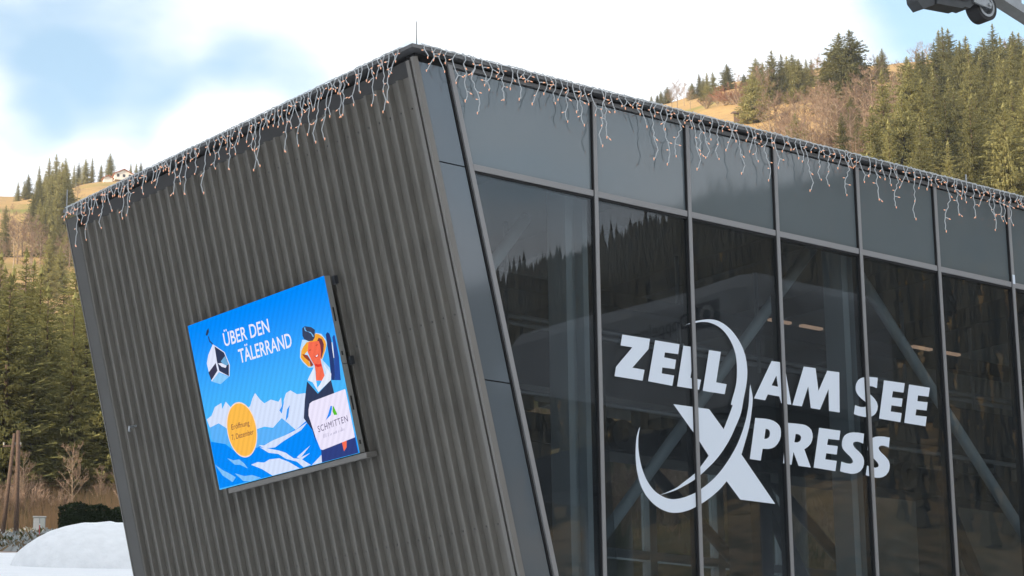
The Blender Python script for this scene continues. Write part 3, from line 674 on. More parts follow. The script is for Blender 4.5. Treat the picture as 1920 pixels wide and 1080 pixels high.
# ------------------------------------------------------------------ LED screen on the side wall
ART = [('mountain_picture',(8,140,252),[(-0.091,1.463),(0.021,1.524),(0.336,1.602),(0.587,1.768),(1.051,1.757),(1.536,1.723),(1.896,1.673),(2.182,1.611),(2.547,1.645),(3.232,1.916),(3.155,2.172),(2.35,2.175),(1.374,2.177),(0.01,2.132)]),('mountain_picture',(215,228,255),[(0.021,1.232),(0.151,1.204),(0.265,1.11),(0.433,1.085),(0.422,1.165),(0.537,1.086),(0.623,1.171),(0.789,1.283),(1.063,1.232),(1.144,1.149),(1.226,1.094),(1.305,1.19),(1.383,1.252),(1.539,1.231),(1.693,1.285),(1.769,1.243),(1.747,1.351),(1.89,1.21),(1.993,1.194),(2.114,1.263),(2.287,1.279),(2.405,1.381),(2.325,1.608),(2.182,1.611),(1.941,1.68),(1.809,1.577),(1.693,1.49),(1.466,1.575),(1.282,1.531),(1.131,1.534),(0.625,1.522),(0.404,1.415),(0.279,1.324),(0.06,1.345)]),('mountain_picture',(95,180,252),[(0.06,1.345),(0.279,1.324),(0.453,1.423),(0.625,1.522),(0.533,1.633),(0.336,1.602),(0.096,1.536),(0.036,1.483)]),('mountain_picture',(95,180,252),[(0.625,1.522),(1.131,1.534),(1.461,1.588),(1.691,1.496),(1.829,1.587),(1.896,1.673),(1.559,1.727),(1.307,1.742),(1.051,1.757),(0.641,1.692)]),('mountain_picture',(60,155,250),[(1.743,1.351),(1.829,1.281),(1.716,1.439),(1.679,1.392)]),('mountain_picture',(60,155,250),[(1.845,1.406),(1.92,1.365),(1.836,1.5),(1.76,1.542)]),('mountain_picture',(215,228,255),[(1.084,1.734),(1.202,1.755),(1.412,1.724),(1.689,1.707),(1.941,1.68),(2.224,1.625),(2.055,1.699),(1.643,1.768),(1.429,1.816),(1.189,1.792)]),('mountain_picture',(215,228,255),[(1.098,1.764),(1.283,1.807),(1.508,1.869),(1.639,1.917),(1.777,2.006),(1.935,2.037),(2.114,2.139),(1.953,2.155),(1.832,2.056),(1.613,1.988),(1.471,1.905),(1.265,1.859)]),('mountain_picture',(215,228,255),[(1.85,2.004),(2.184,1.908),(1.942,2.018),(2.152,1.997),(1.943,2.048)]),('mountain_picture',(215,228,255),[(0.831,1.945),(0.987,1.934),(1.128,1.962),(1.26,1.941),(1.476,1.96),(1.669,2.037),(1.869,2.156),(1.255,2.163),(1.052,2.033)]),('mountain_picture',(130,195,252),[(0.322,1.783),(0.46,1.832),(0.588,1.838),(0.69,1.909),(0.742,1.98),(0.588,1.908),(0.466,1.889)]),('mountain_picture',(130,195,252),[(0.427,1.996),(0.52,2.024),(0.635,2.061),(0.81,2.073),(0.99,2.135),(0.757,2.149),(0.589,2.118)]),('mountain_picture',(130,195,252),[(0.018,1.821),(0.169,1.915),(0.303,1.977),(0.435,2.046),(0.339,2.095),(0.144,1.982)]),('mountain_picture',(215,228,255),[(2.133,2.153),(2.394,2.048),(2.352,2.168)]),('woman_picture',(190,225,255),[(2.372,0.753),(2.455,0.647),(2.538,0.669),(2.767,0.624),(2.867,0.656),(2.929,0.732),(2.946,0.779),(2.881,0.868),(2.783,0.958),(2.898,1.074),(2.9,1.157),(2.806,1.21),(2.425,1.116),(2.574,1.015),(2.468,0.995),(2.372,0.913),(2.333,0.848)]),('woman_picture',(247,170,60),[(2.392,0.776),(2.447,0.735),(2.54,0.695),(2.584,0.697),(2.69,0.685),(2.749,0.627),(2.823,0.654),(2.886,0.698),(2.921,0.756),(2.92,0.806),(2.871,0.866),(2.79,0.94),(2.765,0.948),(2.78,0.747),(2.575,0.708),(2.52,0.8),(2.449,0.825),(2.504,0.925),(2.53,0.994),(2.472,0.983),(2.396,0.911),(2.349,0.851)]),('woman_picture',(120,60,70),[(2.8,0.688),(2.857,0.718),(2.877,0.785),(2.84,0.861),(2.802,0.904),(2.759,0.947),(2.779,0.811),(2.754,0.723)]),('woman_picture',(150,70,60),[(2.396,0.815),(2.503,0.848),(2.557,0.935),(2.584,0.985),(2.524,0.996),(2.514,0.927),(2.434,0.867)]),('woman_picture',(248,112,84),[(2.578,0.699),(2.787,0.727),(2.802,0.777),(2.793,0.852),(2.754,0.946),(2.754,1.01),(2.762,1.081),(2.765,1.151),(2.699,1.197),(2.573,1.174),(2.599,1.07),(2.603,0.995),(2.561,0.923),(2.516,0.812)]),('woman_picture',(225,60,50),[(2.627,0.974),(2.68,0.997),(2.743,0.995),(2.748,1.028),(2.67,1.026),(2.611,1.002)]),('woman_picture',(160,40,40),[(2.555,0.797),(2.595,0.795),(2.598,0.802),(2.558,0.804)]),('woman_picture',(160,40,40),[(2.711,0.766),(2.752,0.761),(2.752,0.768),(2.714,0.774)]),('woman_picture',(190,40,40),[(2.641,0.887),(2.735,0.873),(2.72,0.902),(2.666,0.911)]),('woman_picture',(255,240,245),[(2.665,0.888),(2.722,0.88),(2.706,0.899),(2.675,0.903)]),('woman_picture',(60,72,100),[(2.507,0.516),(2.573,0.504),(2.696,0.54),(2.759,0.584),(2.725,0.673),(2.673,0.701),(2.586,0.692),(2.5,0.649),(2.483,0.601)]),('woman_picture',(120,190,250),[(2.546,0.517),(2.572,0.515),(2.57,0.547),(2.595,0.571),(2.666,0.595),(2.706,0.638),(2.71,0.661),(2.686,0.656),(2.67,0.615),(2.623,0.586),(2.555,0.557)]),('ski_picture',(42,62,120),[(2.958,0.68),(2.999,0.66),(3.035,0.683),(3.044,0.735),(3.045,0.811),(3.034,0.935),(2.997,1.105),(2.956,1.236),(2.889,1.224),(2.935,0.967),(2.946,0.811)]),('ski_picture',(46,80,160),[(3.082,0.736),(3.116,0.717),(3.156,0.728),(3.158,0.833),(3.149,0.982),(3.075,1.258),(2.959,1.237),(3.028,0.985),(3.071,0.816)]),('ski_picture',(235,240,255),[(3.044,0.792),(3.059,0.792),(3.049,0.9),(3.035,0.98),(3.022,0.977),(3.03,0.884)]),('woman_picture',(52,62,92),[(2.392,1.15),(2.563,1.334),(2.883,1.218),(2.894,1.386),(2.388,1.431),(2.303,1.538),(2.334,1.65),(2.33,1.931),(2.303,1.739),(2.172,1.57),(2.271,1.357)]),('woman_picture',(230,238,255),[(2.408,1.139),(2.594,1.012),(2.576,1.262),(2.642,1.234),(2.814,1.118),(2.796,1.009),(2.914,1.15),(2.879,1.223),(2.581,1.317),(2.501,1.182)]),('woman_picture',(50,66,130),[(2.402,1.998),(3.161,1.959),(3.156,2.168),(2.365,2.157)]),('woman_picture',(248,112,84),[(2.851,1.96),(2.958,1.956),(2.927,2.045),(2.858,2.085)]),('brand_board',(238,232,255),[(2.356,1.419),(2.421,1.403),(3.127,1.374),(3.165,1.394),(3.157,1.95),(3.127,1.958),(2.433,2.003),(2.392,1.987),(2.341,1.832),(2.285,1.555),(2.309,1.485)]),('brand_board',(40,140,250),[(2.774,1.517),(2.799,1.523),(2.789,1.558),(2.736,1.626),(2.618,1.668),(2.689,1.608),(2.725,1.568)]),('brand_board',(90,190,50),[(2.817,1.524),(2.834,1.538),(2.873,1.629),(2.869,1.641),(2.809,1.636),(2.791,1.589)]),('cabin_picture',(45,60,90),[(0.398,0.195),(0.445,0.141),(0.497,0.122),(0.487,0.17),(0.433,0.209)]),('cabin_picture',(45,60,90),[(0.445,0.219),(0.465,0.222),(0.475,0.281),(0.53,0.334),(0.512,0.339),(0.452,0.288)]),('cabin_picture',(225,232,255),[(0.523,0.338),(0.573,0.368),(0.753,0.482),(0.814,0.658),(0.755,0.798),(0.537,0.703),(0.332,0.787),(0.31,0.675),(0.299,0.546),(0.373,0.446)]),('cabin_picture',(60,60,85),[(0.297,0.666),(0.504,0.577),(0.512,0.677),(0.328,0.771)]),('cabin_picture',(50,60,88),[(0.554,0.37),(0.739,0.487),(0.794,0.654),(0.745,0.79),(0.553,0.689),(0.541,0.562)]),('cabin_picture',(110,170,215),[(0.627,0.578),(0.749,0.531),(0.786,0.65),(0.692,0.649)]),('cabin_picture',(230,235,255),[(0.556,0.593),(0.632,0.6),(0.742,0.656),(0.708,0.678),(0.627,0.649)]),('cabin_picture',(140,205,255),[(0.337,0.788),(0.535,0.708),(0.742,0.799),(0.526,0.856)])]

OFF = 0.225                        # front face of the screen above the wall plane
SW, SH = 3.137, 2.15


def S(a_, b_, off=OFF):            # metres from the screen's top left corner
    return W(5.374 - a_, 2.05 + b_, off)


scr = empty('led_screen', W(3.8, 4.2, 0.15), 'bright blue advertising screen showing snowy peaks, on the ribbed metal side wall', 'screen')
def emit_mat(name, c, c2=None, k=1.0):
    m = bpy.data.materials.new(name); m.use_nodes = True
    t_ = m.node_tree; t_.nodes.clear()
    o_ = t_.nodes.new('ShaderNodeOutputMaterial'); e = t_.nodes.new('ShaderNodeEmission')
    e.inputs['Color'].default_value = (*srgb(c), 1)
    tcn = t_.nodes.new('ShaderNodeTexCoord')
    if c2:
        mp_ = t_.nodes.new('ShaderNodeSeparateXYZ'); mr = t_.nodes.new('ShaderNodeMapRange'); mr.interpolation_type = 'SMOOTHSTEP'
        t_.links.new(tcn.outputs['Generated'], mp_.inputs[0])
        mr.inputs['From Min'].default_value = .35; mr.inputs['From Max'].default_value = 1.0
        t_.links.new(mp_.outputs['Z'], mr.inputs['Value'])
        mc = t_.nodes.new('ShaderNodeMix'); mc.data_type = 'RGBA'
        mc.inputs['A'].default_value = (*srgb(c2), 1); mc.inputs['B'].default_value = (*srgb(c), 1)
        t_.links.new(mr.outputs['Result'], mc.inputs['Factor']); t_.links.new(mc.outputs['Result'], e.inputs['Color'])
    # rows of light emitting diodes
    wv = t_.nodes.new('ShaderNodeTexWave'); wv.wave_type = 'BANDS'; wv.bands_direction = 'DIAGONAL'
    wv.inputs['Scale'].default_value = 5.4
    t_.links.new(tcn.outputs['Object'], wv.inputs['Vector'])
    mr2 = t_.nodes.new('ShaderNodeMapRange'); mr2.inputs['To Min'].default_value = 0.91 * k; mr2.inputs['To Max'].default_value = 1.0 * k
    t_.links.new(wv.outputs['Fac'], mr2.inputs['Value']); t_.links.new(mr2.outputs['Result'], e.inputs['Strength'])
    t_.links.new(e.outputs[0], o_.inputs['Surface'])
    return m
SK = 0.80
panel = MB().prism([S(0, 0, OFF - .006), S(0, SH, OFF - .006), S(SW, SH, OFF - .006), S(SW, 0, OFF - .006)], NO * 0.0055)
panel = panel.build('display_panel', emit_mat('screen_sky', (0, 140, 255), (75, 185, 255), SK), scr)
# cabinets (two rows) behind the display
for r0, r1 in ((0.004, 1.07), (1.078, SH - .004)):
    q = [S(0.004, r0, OFF - .09), S(0.004, r1, OFF - .09), S(SW - .004, r1, OFF - .09), S(SW - .004, r0, OFF - .09)]
    cab = MB().prism(q, NO * 0.083).build('cabinet_row', M['cabinet'], scr)
    for f_ in (.36, .86):
        b0 = r0 + (r1 - r0) * f_
        q = [S(SW - .0035, b0, OFF - .055), S(SW - .0035, b0 + (.17 if f_ < .5 else .05), OFF - .055), S(SW - .0035, b0 + (.17 if f_ < .5 else .05), OFF - .035), S(SW - .0035, b0, OFF - .035)]
        MB().prism(q, (0, -0.004, 0)).build('latch_slot', M['gasket'], cab)
# rear frame and bottom rail
for a0 in (0.25, 1.5, 2.8):
    q = [S(a0, 0.05, 0.066), S(a0, SH - .05, 0.066), S(a0 + .1, SH - .05, 0.066), S(a0 + .1, 0.05, 0.066)]
    MB().prism(q, NO * 0.067).build('mounting_rail', M['dark_steel'], scr)
q = [S(0.19, SH + .012, 0.066), S(0.19, SH + .075, 0.066), S(SW + .13, SH + .075, 0.066), S(SW + .13, SH + .012, 0.066)]
MB().prism(q, NO * 0.155).build('bottom_rail', M['flashing'], scr)
for b0 in (0.02, 1.0):
    q = [S(SW + .0005, b0, 0.07), S(SW + .0005, b0 + .1, 0.07), S(SW + .06, b0 + .1, 0.07), S(SW + .06, b0, 0.07)]
    MB().prism(q, NO * 0.05).build('cable_box', M['dark_steel'], scr)
# the picture: flat print, each layer half a millimetre above the one below
pics = {}
layer = {}
order = 0
def pic(name, col, vs2, fs):
    global order
    d_ = pics.setdefault(name, [])
    order += 1
    d_.append((col, [S(x, y, OFF + 0.0004 * order) for x, y in vs2], fs))
for name, col, pts in ART:
    if name == 'cabin_picture' and 'mountain_picture' in pics and 'badge' not in pics:
        pass
    vs, fs = flat_shape([[(min(max(x, 0.004), SW - .004), -min(max(y, 0.004), SH - .004)) for x, y in pts]])
    pic(name, col, [(v[0], -v[1]) for v in vs], fs)
for rr, col in ((.338, (255, 225, 205)), (.322, (255, 190, 80))):
    pts = [(0.80 + rr * math.cos(2 * math.pi * k / 40), 1.49 + rr * 1.04 * math.sin(2 * math.pi * k / 40)) for k in range(40)]
    pic('date_badge', col, pts, [tuple(range(39, -1, -1))])
def put_text(name, txt, a0, a1, b_, b2, hcap, col, bold=0.0, shear=0.0, spacing=1.0):
    vs, fs = text_shape(txt, bold, shear, spacing)
    x0 = min(v[0] for v in vs); x1 = max(v[0] for v in vs); caph = 0.69
    pts = []
    for v in vs:
        u = (v[0] - x0) / (x1 - x0)
        pts.append((a0 + u * (a1 - a0), b_ + (b2 - b_) * u - v[1] / caph * hcap))
    pic(name, col, pts, fs)
put_text('headline_text', '\u00dcBER DEN', 0.79, 1.84, 0.415, 0.43, 0.165, (238, 238, 255), 0.012, 0.05)
put_text('headline_text', 'T\u00c4LERRAND', 1.06, 2.25, 0.68, 0.69, 0.17, (238, 238, 255), 0.012, 0.05)
put_text('date_badge', 'Er\u00f6ffnung', 0.575, 1.0, 1.455, 1.462, 0.066, (120, 75, 70), 0.004, 0.1)
put_text('date_badge', '7. Dezember', 0.545, 1.055, 1.582, 1.585, 0.066, (120, 75, 70), 0.004, 0.1)
put_text('brand_board', 'SCHMITTEN', 2.43, 3.07, 1.785, 1.755, 0.076, (95, 85, 120), 0.0, 0.0, 1.15)
# illegible hand-written line below the brand
pts = []
vs2, fs2 = [], []
random.seed(5)
xx = 2.51
while xx < 2.96:
    hgt = random.choice((.022, .03, .045)); wd = .009
    yb = 1.868 - (xx - 2.51) * .05
    b0 = len(vs2); vs2 += [(xx, yb), (xx + wd, yb), (xx + wd + .012, yb - hgt), (xx + .012, yb - hgt)]; fs2.append((b0, b0 + 1, b0 + 2, b0 + 3))
    xx += random.choice((.02, .026, .045))
pic('brand_board', (165, 160, 190), vs2, fs2)
for name, lst in pics.items():
    cols = []
    mb = MB()
    for col, vs, fs in lst:
        if col not in cols: cols.append(col)
        mb.cur = cols.index(col); mb.add(vs, fs)
    mb.build(name, [emit_mat('screen_%s' % name, c, None, SK) for c in cols], panel)

# ------------------------------------------------------------------ icicle light strings along the eaves
random.seed(11)


def strand_meshes(seed, length, big):
    """one hanging strand: wire with short side twigs (returns wire MB, bulbs MB), drop starts at the origin"""
    r_ = random.Random(seed); w = MB(); b_ = MB()
    n_ = max(4, int(length / 0.05)); pts = [Vector((0, 0.10, 0.022)), Vector((0.0, 0.03, 0.03)), Vector((0, 0.0, 0.0))]
    x = 0.0; y = 0.0; dx = 0.0
    for i in range(1, n_ + 1):
        dx = dx * 0.35 + r_.uniform(-.034, .034) - x * .3; x += dx; y += r_.uniform(-.006, .006)
        pts.append(Vector((x, y, -length * i / n_)))
    w.tube(pts, 0.0056, 5)
    k = 4
    side = r_.choice((-1, 1))
    while k < len(pts):
        p = pts[k]; side = -side if r_.random() < .7 else side
        d = Vector((side * r_.uniform(.02, .055), r_.uniform(-.025, .005), r_.uniform(-.045, .012)))
        w.tube([p, p + d * .6 + Vector((0, 0, .004)), p + d], 0.0055, 4)
        q = p + d
        b_.tube([q, q + d.normalized() * .012, q + d.normalized() * .03], [0.0058, 0.0067, 0.003], 6)
        k += r_.choice((2, 3, 4, 5, 6))
    q = pts[-1]
    e = Vector((r_.uniform(-.03, .03), 0, r_.uniform(-.02, .0)))
    w.tube([q, q + e * .6, q + e], 0.0055, 4)
    b_.tube([q + e, q + e + Vector((0, 0, -.012)), q + e + Vector((0, 0, -.03))], [0.0058, 0.0067, 0.003], 6)
    return w, b_


LENS = [0.14, 0.36, 0.2, 0.66, 0.17, 0.28, 0.5, 0.16, 0.72, 0.22, 0.4, 0.18, 0.58, 0.24, 0.33, 0.13]
protos = []
for i_, ln in enumerate(LENS):
    w, b_ = strand_meshes(100 + i_, ln, True)
    mw_ = bpy.data.meshes.new('strand'); mw_.from_pydata(w.v, [], w.f); mw_.materials.append(M['wire'])
    mb_ = bpy.data.meshes.new('bulbs'); mb_.from_pydata(b_.v, [], b_.f); mb_.materials.append(M['bulb'])
    protos.append((mw_, mb_))


def light_string(name, origin, label, pos_fn, length, rz, spacing):
    root = empty(name, origin, label, 'light string', 'icicle light strings along the roof edges')
    # feed cable loosely wound along the roof edge
    for row in range(2):
        pts = []
        for k in range(int(length / 0.05)):
            q = pos_fn(k * 0.05)
            pts.append(Vector(q) + Vector((random.uniform(-.008, .008), random.uniform(-.008, .008), 0.008 * row + random.uniform(-.006, .010))) + (Vector((0, 0.035 * row, 0)) if rz == 0 else Vector((0.035 * row, 0, 0))))
        MB().tube(pts, 0.006, 5).build('feed_cable', M['wire'], root)
    d = 0.06; i = 0
    while d < length:
        me = protos[random.randrange(len(protos))] if random.random() < .4 else protos[i % len(protos)]
        p = Vector(pos_fn(d))
        s_ = bpy.data.objects.new('strand', me[0]); COL.objects.link(s_); s_.parent = root; s_.location = p - root.location
        s_.rotation_euler = (random.uniform(-.04, .02), random.uniform(-.06, .06), rz); s_.scale = (random.choice((-1, 1)), 1, random.uniform(.7, 1.08))
        b2 = bpy.data.objects.new('bulbs', me[1]); COL.objects.link(b2); b2.parent = s_; b2['kind'] = 'stuff'
        d += spacing * random.uniform(.6, 1.4); i += 1
    return root


light_string('icicle_lights', (5.0, -0.13, 11.03), 'tangled icicle lights with lit amber bulbs hanging over the grey panels above the glass',
             lambda d: (d, -0.128, 11.02), 13.2, 0, 0.10)
light_string('icicle_lights', (-0.13, 4.0, 11.03), 'dense icicle lights with amber bulbs hanging down over the ribbed metal side wall',
             lambda d: (-0.128, 0.1 + d, 11.02), LD - .26, -math.pi / 2, 0.086)

# ------------------------------------------------------------------ ropeway head at the upper right
tw = empty('ropeway_tower', (24.6, 7.6, ground_z(24.6, 7.6)), 'grey steel ropeway head with grooved wheel reaching in at the top right corner', 'ropeway tower')
zb = ground_z(24.6, 7.6)
TY = 4.9
MB().tube([(24.6, 7.6, zb - .5), (24.6, 7.6, 17.4)], [0.55, 0.4], 20).build('pole', M['galv'], tw, smooth=True)
MB().bar((24.6, 8.2, 17.2), (24.6, 4.2, 17.2), 0.4, 0.5).build('crossarm', M['galv'], tw)
def xz(poly, y, th): return MB().prism([(x, y, z) for x, z in poly], (0, th, 0))
xz([(13.72, 16.75), (13.96, 16.50), (13.99, 16.29), (14.13, 16.18), (14.43, 16.32), (14.5, 16.75), (14.2, 17.0)], TY - .12, .24).build('end_bracket', M['machine_dark'], tw)
xz([(14.435, 16.33), (15.08, 16.39), (15.16, 16.44), (15.28, 16.44), (15.5, 16.62), (15.75, 17.05), (14.6, 16.95)], TY - .16, .32).build('sheave_beam', M['machine_dark'], tw)
xz([(14.5, 16.47), (15.2, 16.56), (15.55, 16.72), (15.2, 16.74), (14.5, 16.68)], TY - .20, .036).build('side_plate', M['galv'], tw)
wc_ = Vector((15.76, TY, 16.60))
mb = MB(); mb.ring(wc_, (0, 1, 0), .20, .265, .26, 32); tyre = mb.build('sheave_wheel', M['rubber'], tw)
mb = MB(); mb.ring(wc_, (0, 1, 0), .155, .199, .275, 32); mb.build('rim', M['galv'], tyre)
mb = MB(); mb.tube([wc_ + Vector((0, -.06, 0)), wc_ + Vector((0, .06, 0))], .154, 24); mb.build('web_disc', M['machine_dark'], tyre)
mb = MB(); mb.tube([wc_ + Vector((0, -.22, 0)), wc_ + Vector((0, .2, 0))], .035, 12); mb.build('axle', M['galv'], tyre)
xz([(15.36, 16.56), (15.80, 16.53), (15.83, 16.62), (15.72, 16.72), (15.36, 16.76)], TY - .195, .045).build('fork_plate', M['galv'], tw)
MB().bar((15.75, TY, 17.0), (24.6, TY, 14.96), .28, .16).build('lower_chord', M['galv'], tw)
MB().bar((15.75, TY, 17.75), (24.6, TY, 15.93), .28, .16).build('upper_chord', M['galv'], tw)
for x, dx in ((16.05, .7), (16.95, .14), (18.2, .14), (19.4, .14), (21.0, .14), (22.6, .14)):
    z_ = 17.0 - (x - 15.75) * .231; z2 = 17.75 - (x - 15.75) * .206
    xz([(x, z_ + .07), (x + dx, z_ + .07 - dx * .23), (x + dx, z2 - .07 - dx * .2), (x, z2 - .07)], TY - .10, .05).build('web_plate', M['galv'], tw)
MB().bar((14.3, TY, 16.9), (15.9, TY, 17.45), .18, .14).build('hanger', M['machine_dark'], tw)
MB().bar((24.6, TY, 14.8), (24.6, TY, 17.0), .3, .3, up=(0, 1, 0)).build('end_post', M['galv'], tw)


# ------------------------------------------------------------------ second lift terminal facing the glass (seen mirrored in it)
ht = empty('lift_terminal', (12.8, -9.5, 0.0), 'white lift terminal hood with dark square logo, mirrored in the glass front', 'lift terminal')
zf = lambda y: 9.35 + max(0, (-y - 8.0)) * 0.27
ys = [-6.0, -6.05, -6.25, -6.7, -8, -9.5, -11, -12.4, -12.9]
tops = [11.05, 11.25, 11.45, 11.52, 11.5, 11.55, 11.6, 11.6, 11.3]
mb = MB()
for y, zt_ in zip(ys, tops):
    zl = zf(y)
    for x, z in ((11.22, zl), (11.22, zt_ - .25), (11.42, zt_), (14.0, zt_), (14.2, zt_ - .25), (14.2, zl)):
        mb.v.append((x, y, z))
for i in range(len(ys) - 1):
    for k in range(6):
        mb.f.append((i * 6 + k, i * 6 + (k + 1) % 6, (i + 1) * 6 + (k + 1) % 6, (i + 1) * 6 + k)); mb.mi.append(0)
mb.f.append((5, 4, 3, 2, 1, 0)); e_ = (len(ys) - 1) * 6; mb.f.append(tuple(e_ + k for k in range(6))); mb.mi += [0, 0]
mb.build('hood', M['hood'], ht)
MB().box(11.5, 13.9, -12.5, -6.4, 8.6, 9.3).build('drive_frame', M['dark_steel'], ht)
for y in (-7.2, -11.6):
    MB().tube([(12.7, y, -.3), (12.7, y, 8.6)], 0.4, 16).build('support_column', M['galv'], ht, smooth=True)
mb = MB(); mb.add([(11.214, -7.0, 10.72), (11.214, -7.62, 10.72), (11.214, -7.62, 11.16), (11.214, -7.0, 11.16)], [(0, 1, 2, 3)])
lg = mb.build('logo', M['logo_dark'], ht)
c = Vector((11.2105, -7.31, 10.94)); mb = MB(); nn = 24
for k in range(nn):
    a = 2 * math.pi * k / nn
    mb.v += [tuple(c + Vector((0, math.cos(a) * .17, math.sin(a) * .17))), tuple(c + Vector((0, math.cos(a) * .09, math.sin(a) * .09)))]
for k in range(nn): mb.f.append((2 * k, 2 * k + 1, (2 * k + 3) % (2 * nn), (2 * k + 2) % (2 * nn))); mb.mi.append(0)
mb.build('logo_ring', M['hood'], lg)
vs, fs = text_shape('Doppelmayr', 0.01)
mb = MB(); mb.add([(11.214, -7.72 - x * .34, 10.82 + y * .36) for x, y, _ in vs], fs); mb.build('brand_lettering', M['logo_dark'], ht)

# ------------------------------------------------------------------ trees


def spruce_meshes(seed, width=0.2, droop=1.0, bare=0.05, power=.75, levels=40, fine=1.0):
    r_ = random.Random(seed); m_ = MB(); tk = MB()
    tk.tube([(0, 0, -.03), (0, 0, .3), (r_.uniform(-.004, .004), 0, .7), (0, 0, .99)], [0.0135, 0.010, 0.0055, 0.0008], 7)
    lump = [r_.uniform(.68, 1.18) for _ in range(levels)]
    for i in range(levels):
        tt = bare + (1 - bare) * (i / levels) ** 0.95
        Rr = width * ((1 - tt) ** power) * (1.0 if tt > .16 else .7 + tt * 1.9) * lump[i] + .006
        nb = int(6 + 8 * (1 - tt) ** .6)
        ph = r_.uniform(0, 6.28)
        for k in range(nb):
            if r_.random() < .2: continue
            a = ph + 6.283 * k / nb + r_.uniform(-.3, .3); l = Rr * r_.uniform(.55, 1.15)
            d = Vector((math.cos(a), math.sin(a), 0)); sd_ = Vector((-math.sin(a), math.cos(a), 0))
            z0 = tt + r_.uniform(-.014, .014)
            slope = (.42 - .95 * droop * (1 - tt)) * l
            P_ = []
            for j in range(5):
                u = j / 4
                P_.append(d * (l * u) + Vector((0, 0, z0 + slope * (u - .35 * u * u * u) - .10 * l * math.sin(u * 3.1))))
            for j in range(1, 5):
                p = P_[j]; pb = P_[j - 1]
                wd = (l * (.25 - .035 * j) + .003) * (.45 + .55 * fine)
                for sg in (-1, 1):
                    q = p + sd_ * (sg * wd * r_.uniform(.7, 1.25)) + d * (l * .10) + Vector((0, 0, -wd * r_.uniform(.3, .9)))
                    m_.add([pb, p, q], [(0, 1, 2)])
                if j >= 2:       # hanging sprays, facing outwards
                    for _ in range(3 if fine == 1.0 else 7):
                        hz = -(l * r_.uniform(.14, .34) + .004) * droop * fine; off = sd_ * (wd * r_.uniform(-1, 1) / (.45 + .55 * fine)) - d * (l * r_.uniform(0, .2)); ww = wd * r_.uniform(.22, .42) * fine
                        c_ = p + off; tw_ = d * (ww * r_.uniform(-.5, .5))
                        m_.add([c_ - sd_ * ww - tw_, c_ + sd_ * ww + tw_, c_ + d * (l * r_.uniform(-.02, .07)) + sd_ * (ww * r_.uniform(-.6, .6)) + Vector((0, 0, hz))], [(0, 1, 2)])
            tip = P_[4]
            m_.add([tip - sd_ * .06 * l, tip + sd_ * .06 * l, tip + d * .12 * l + Vector((0, 0, .03 * l))], [(0, 1, 2)])
    for k in range(9):
        a = k * .9; zz = .95 + .006 * k
        m_.add([(0, 0, zz + .03), (.014 * math.cos(a), .014 * math.sin(a), zz - .012), (.014 * math.cos(a + .9), .014 * math.sin(a + .9), zz - .015)], [(0, 1, 2)])
    return tk, m_


def bare_meshes(seed, spread=0.26, trunk=1.0):
    """leafless tree: trunk with limbs, and a crown of fine twigs"""
    r_ = random.Random(seed); tk = MB(); cr_ = MB()
    def limb(p, d, l, rad, depth):
        pts = [p]; q = p; dd = d
        for j in range(3):
            dd = (dd + Vector((r_.uniform(-.18, .18), r_.uniform(-.18, .18), r_.uniform(-.02, .16)))).normalized()
            q = q + dd * (l / 3); pts.append(q)
        if rad > .0022: tk.tube(pts, [rad, rad * .8, rad * .6, rad * .4], 5, cap=False)
        if depth == 0:
            for _ in range(7):
                b0 = pts[r_.randrange(1, 4)]; td = (dd + Vector((r_.uniform(-.9, .9), r_.uniform(-.9, .9), r_.uniform(-.3, .9)))).normalized()
                tl = r_.uniform(.03, .075); sv = td.cross(Vector((r_.uniform(-1, 1), r_.uniform(-1, 1), r_.uniform(-1, 1)))).normalized() * .0022
                cr_.add([b0 - sv, b0 + sv, b0 + td * tl], [(0, 1, 2)])
                td2 = (td + Vector((r_.uniform(-.6, .6), r_.uniform(-.6, .6), r_.uniform(-.2, .6)))).normalized()
                b1 = b0 + td * tl * .5; cr_.add([b1 - sv, b1 + sv, b1 + td2 * tl * .7], [(0, 1, 2)])
            return
        for _ in range(r_.choice((2, 3, 3))):
            b0 = pts[r_.randrange(1, 4)]
            nd = (dd + Vector((r_.uniform(-.75, .75), r_.uniform(-.75, .75), r_.uniform(-.1, .5)))).normalized()
            limb(b0, nd, l * r_.uniform(.55, .8), rad * .55, depth - 1)
    h = .6 * trunk
    tk.tube([(0, 0, -.03), (r_.uniform(-.01, .01), 0, h * .5), (r_.uniform(-.02, .02), 0, h), (0, 0, .92)], [.014, .011, .008, .001], 6)
    for k in range(15):
        z = .18 + .72 * (k / 15) * trunk; a = k * 2.4 + r_.uniform(-.4, .4)
        el = r_.uniform(.35, .9)
        limb(Vector((0, 0, z)), Vector((math.cos(a) * spread * 3, math.sin(a) * spread * 3, el)).normalized(), .24 * (1.15 - z * .75) * (spread / .26), .0055, 2)
    return tk, cr_


def bush_meshes(seed):
    r_ = random.Random(seed); tk = MB(); cr_ = MB()
    for k in range(26):
        a = r_.uniform(0, 6.28); b_ = r_.uniform(.1, 1.0)
        d = Vector((math.cos(a) * b_ * .8, math.sin(a) * b_ * .8, 1)).normalized(); l = r_.uniform(.6, 1.0)
        p0 = Vector((math.cos(a) * .05, math.sin(a) * .05, -.03)); p1 = p0 + d * l * .5; p2 = p0 + d * l + Vector((0, 0, .06))
        tk.tube([p0, p1, p2], [.012, .008, .003], 4, cap=False)
        for _ in range(60):
            u = r_.uniform(.25, 1); b0 = p0.lerp(p2, u)
            td = (d + Vector((r_.uniform(-1, 1), r_.uniform(-1, 1), r_.uniform(-.4, .8)))).normalized(); tl = r_.uniform(.08, .2)
            sv = td.cross(Vector((r_.uniform(-1, 1), r_.uniform(-1, 1), r_.uniform(-1, 1)))).normalized() * .006
            cr_.add([b0 - sv, b0 + sv, b0 + td * tl], [(0, 1, 2)])
    return tk, cr_


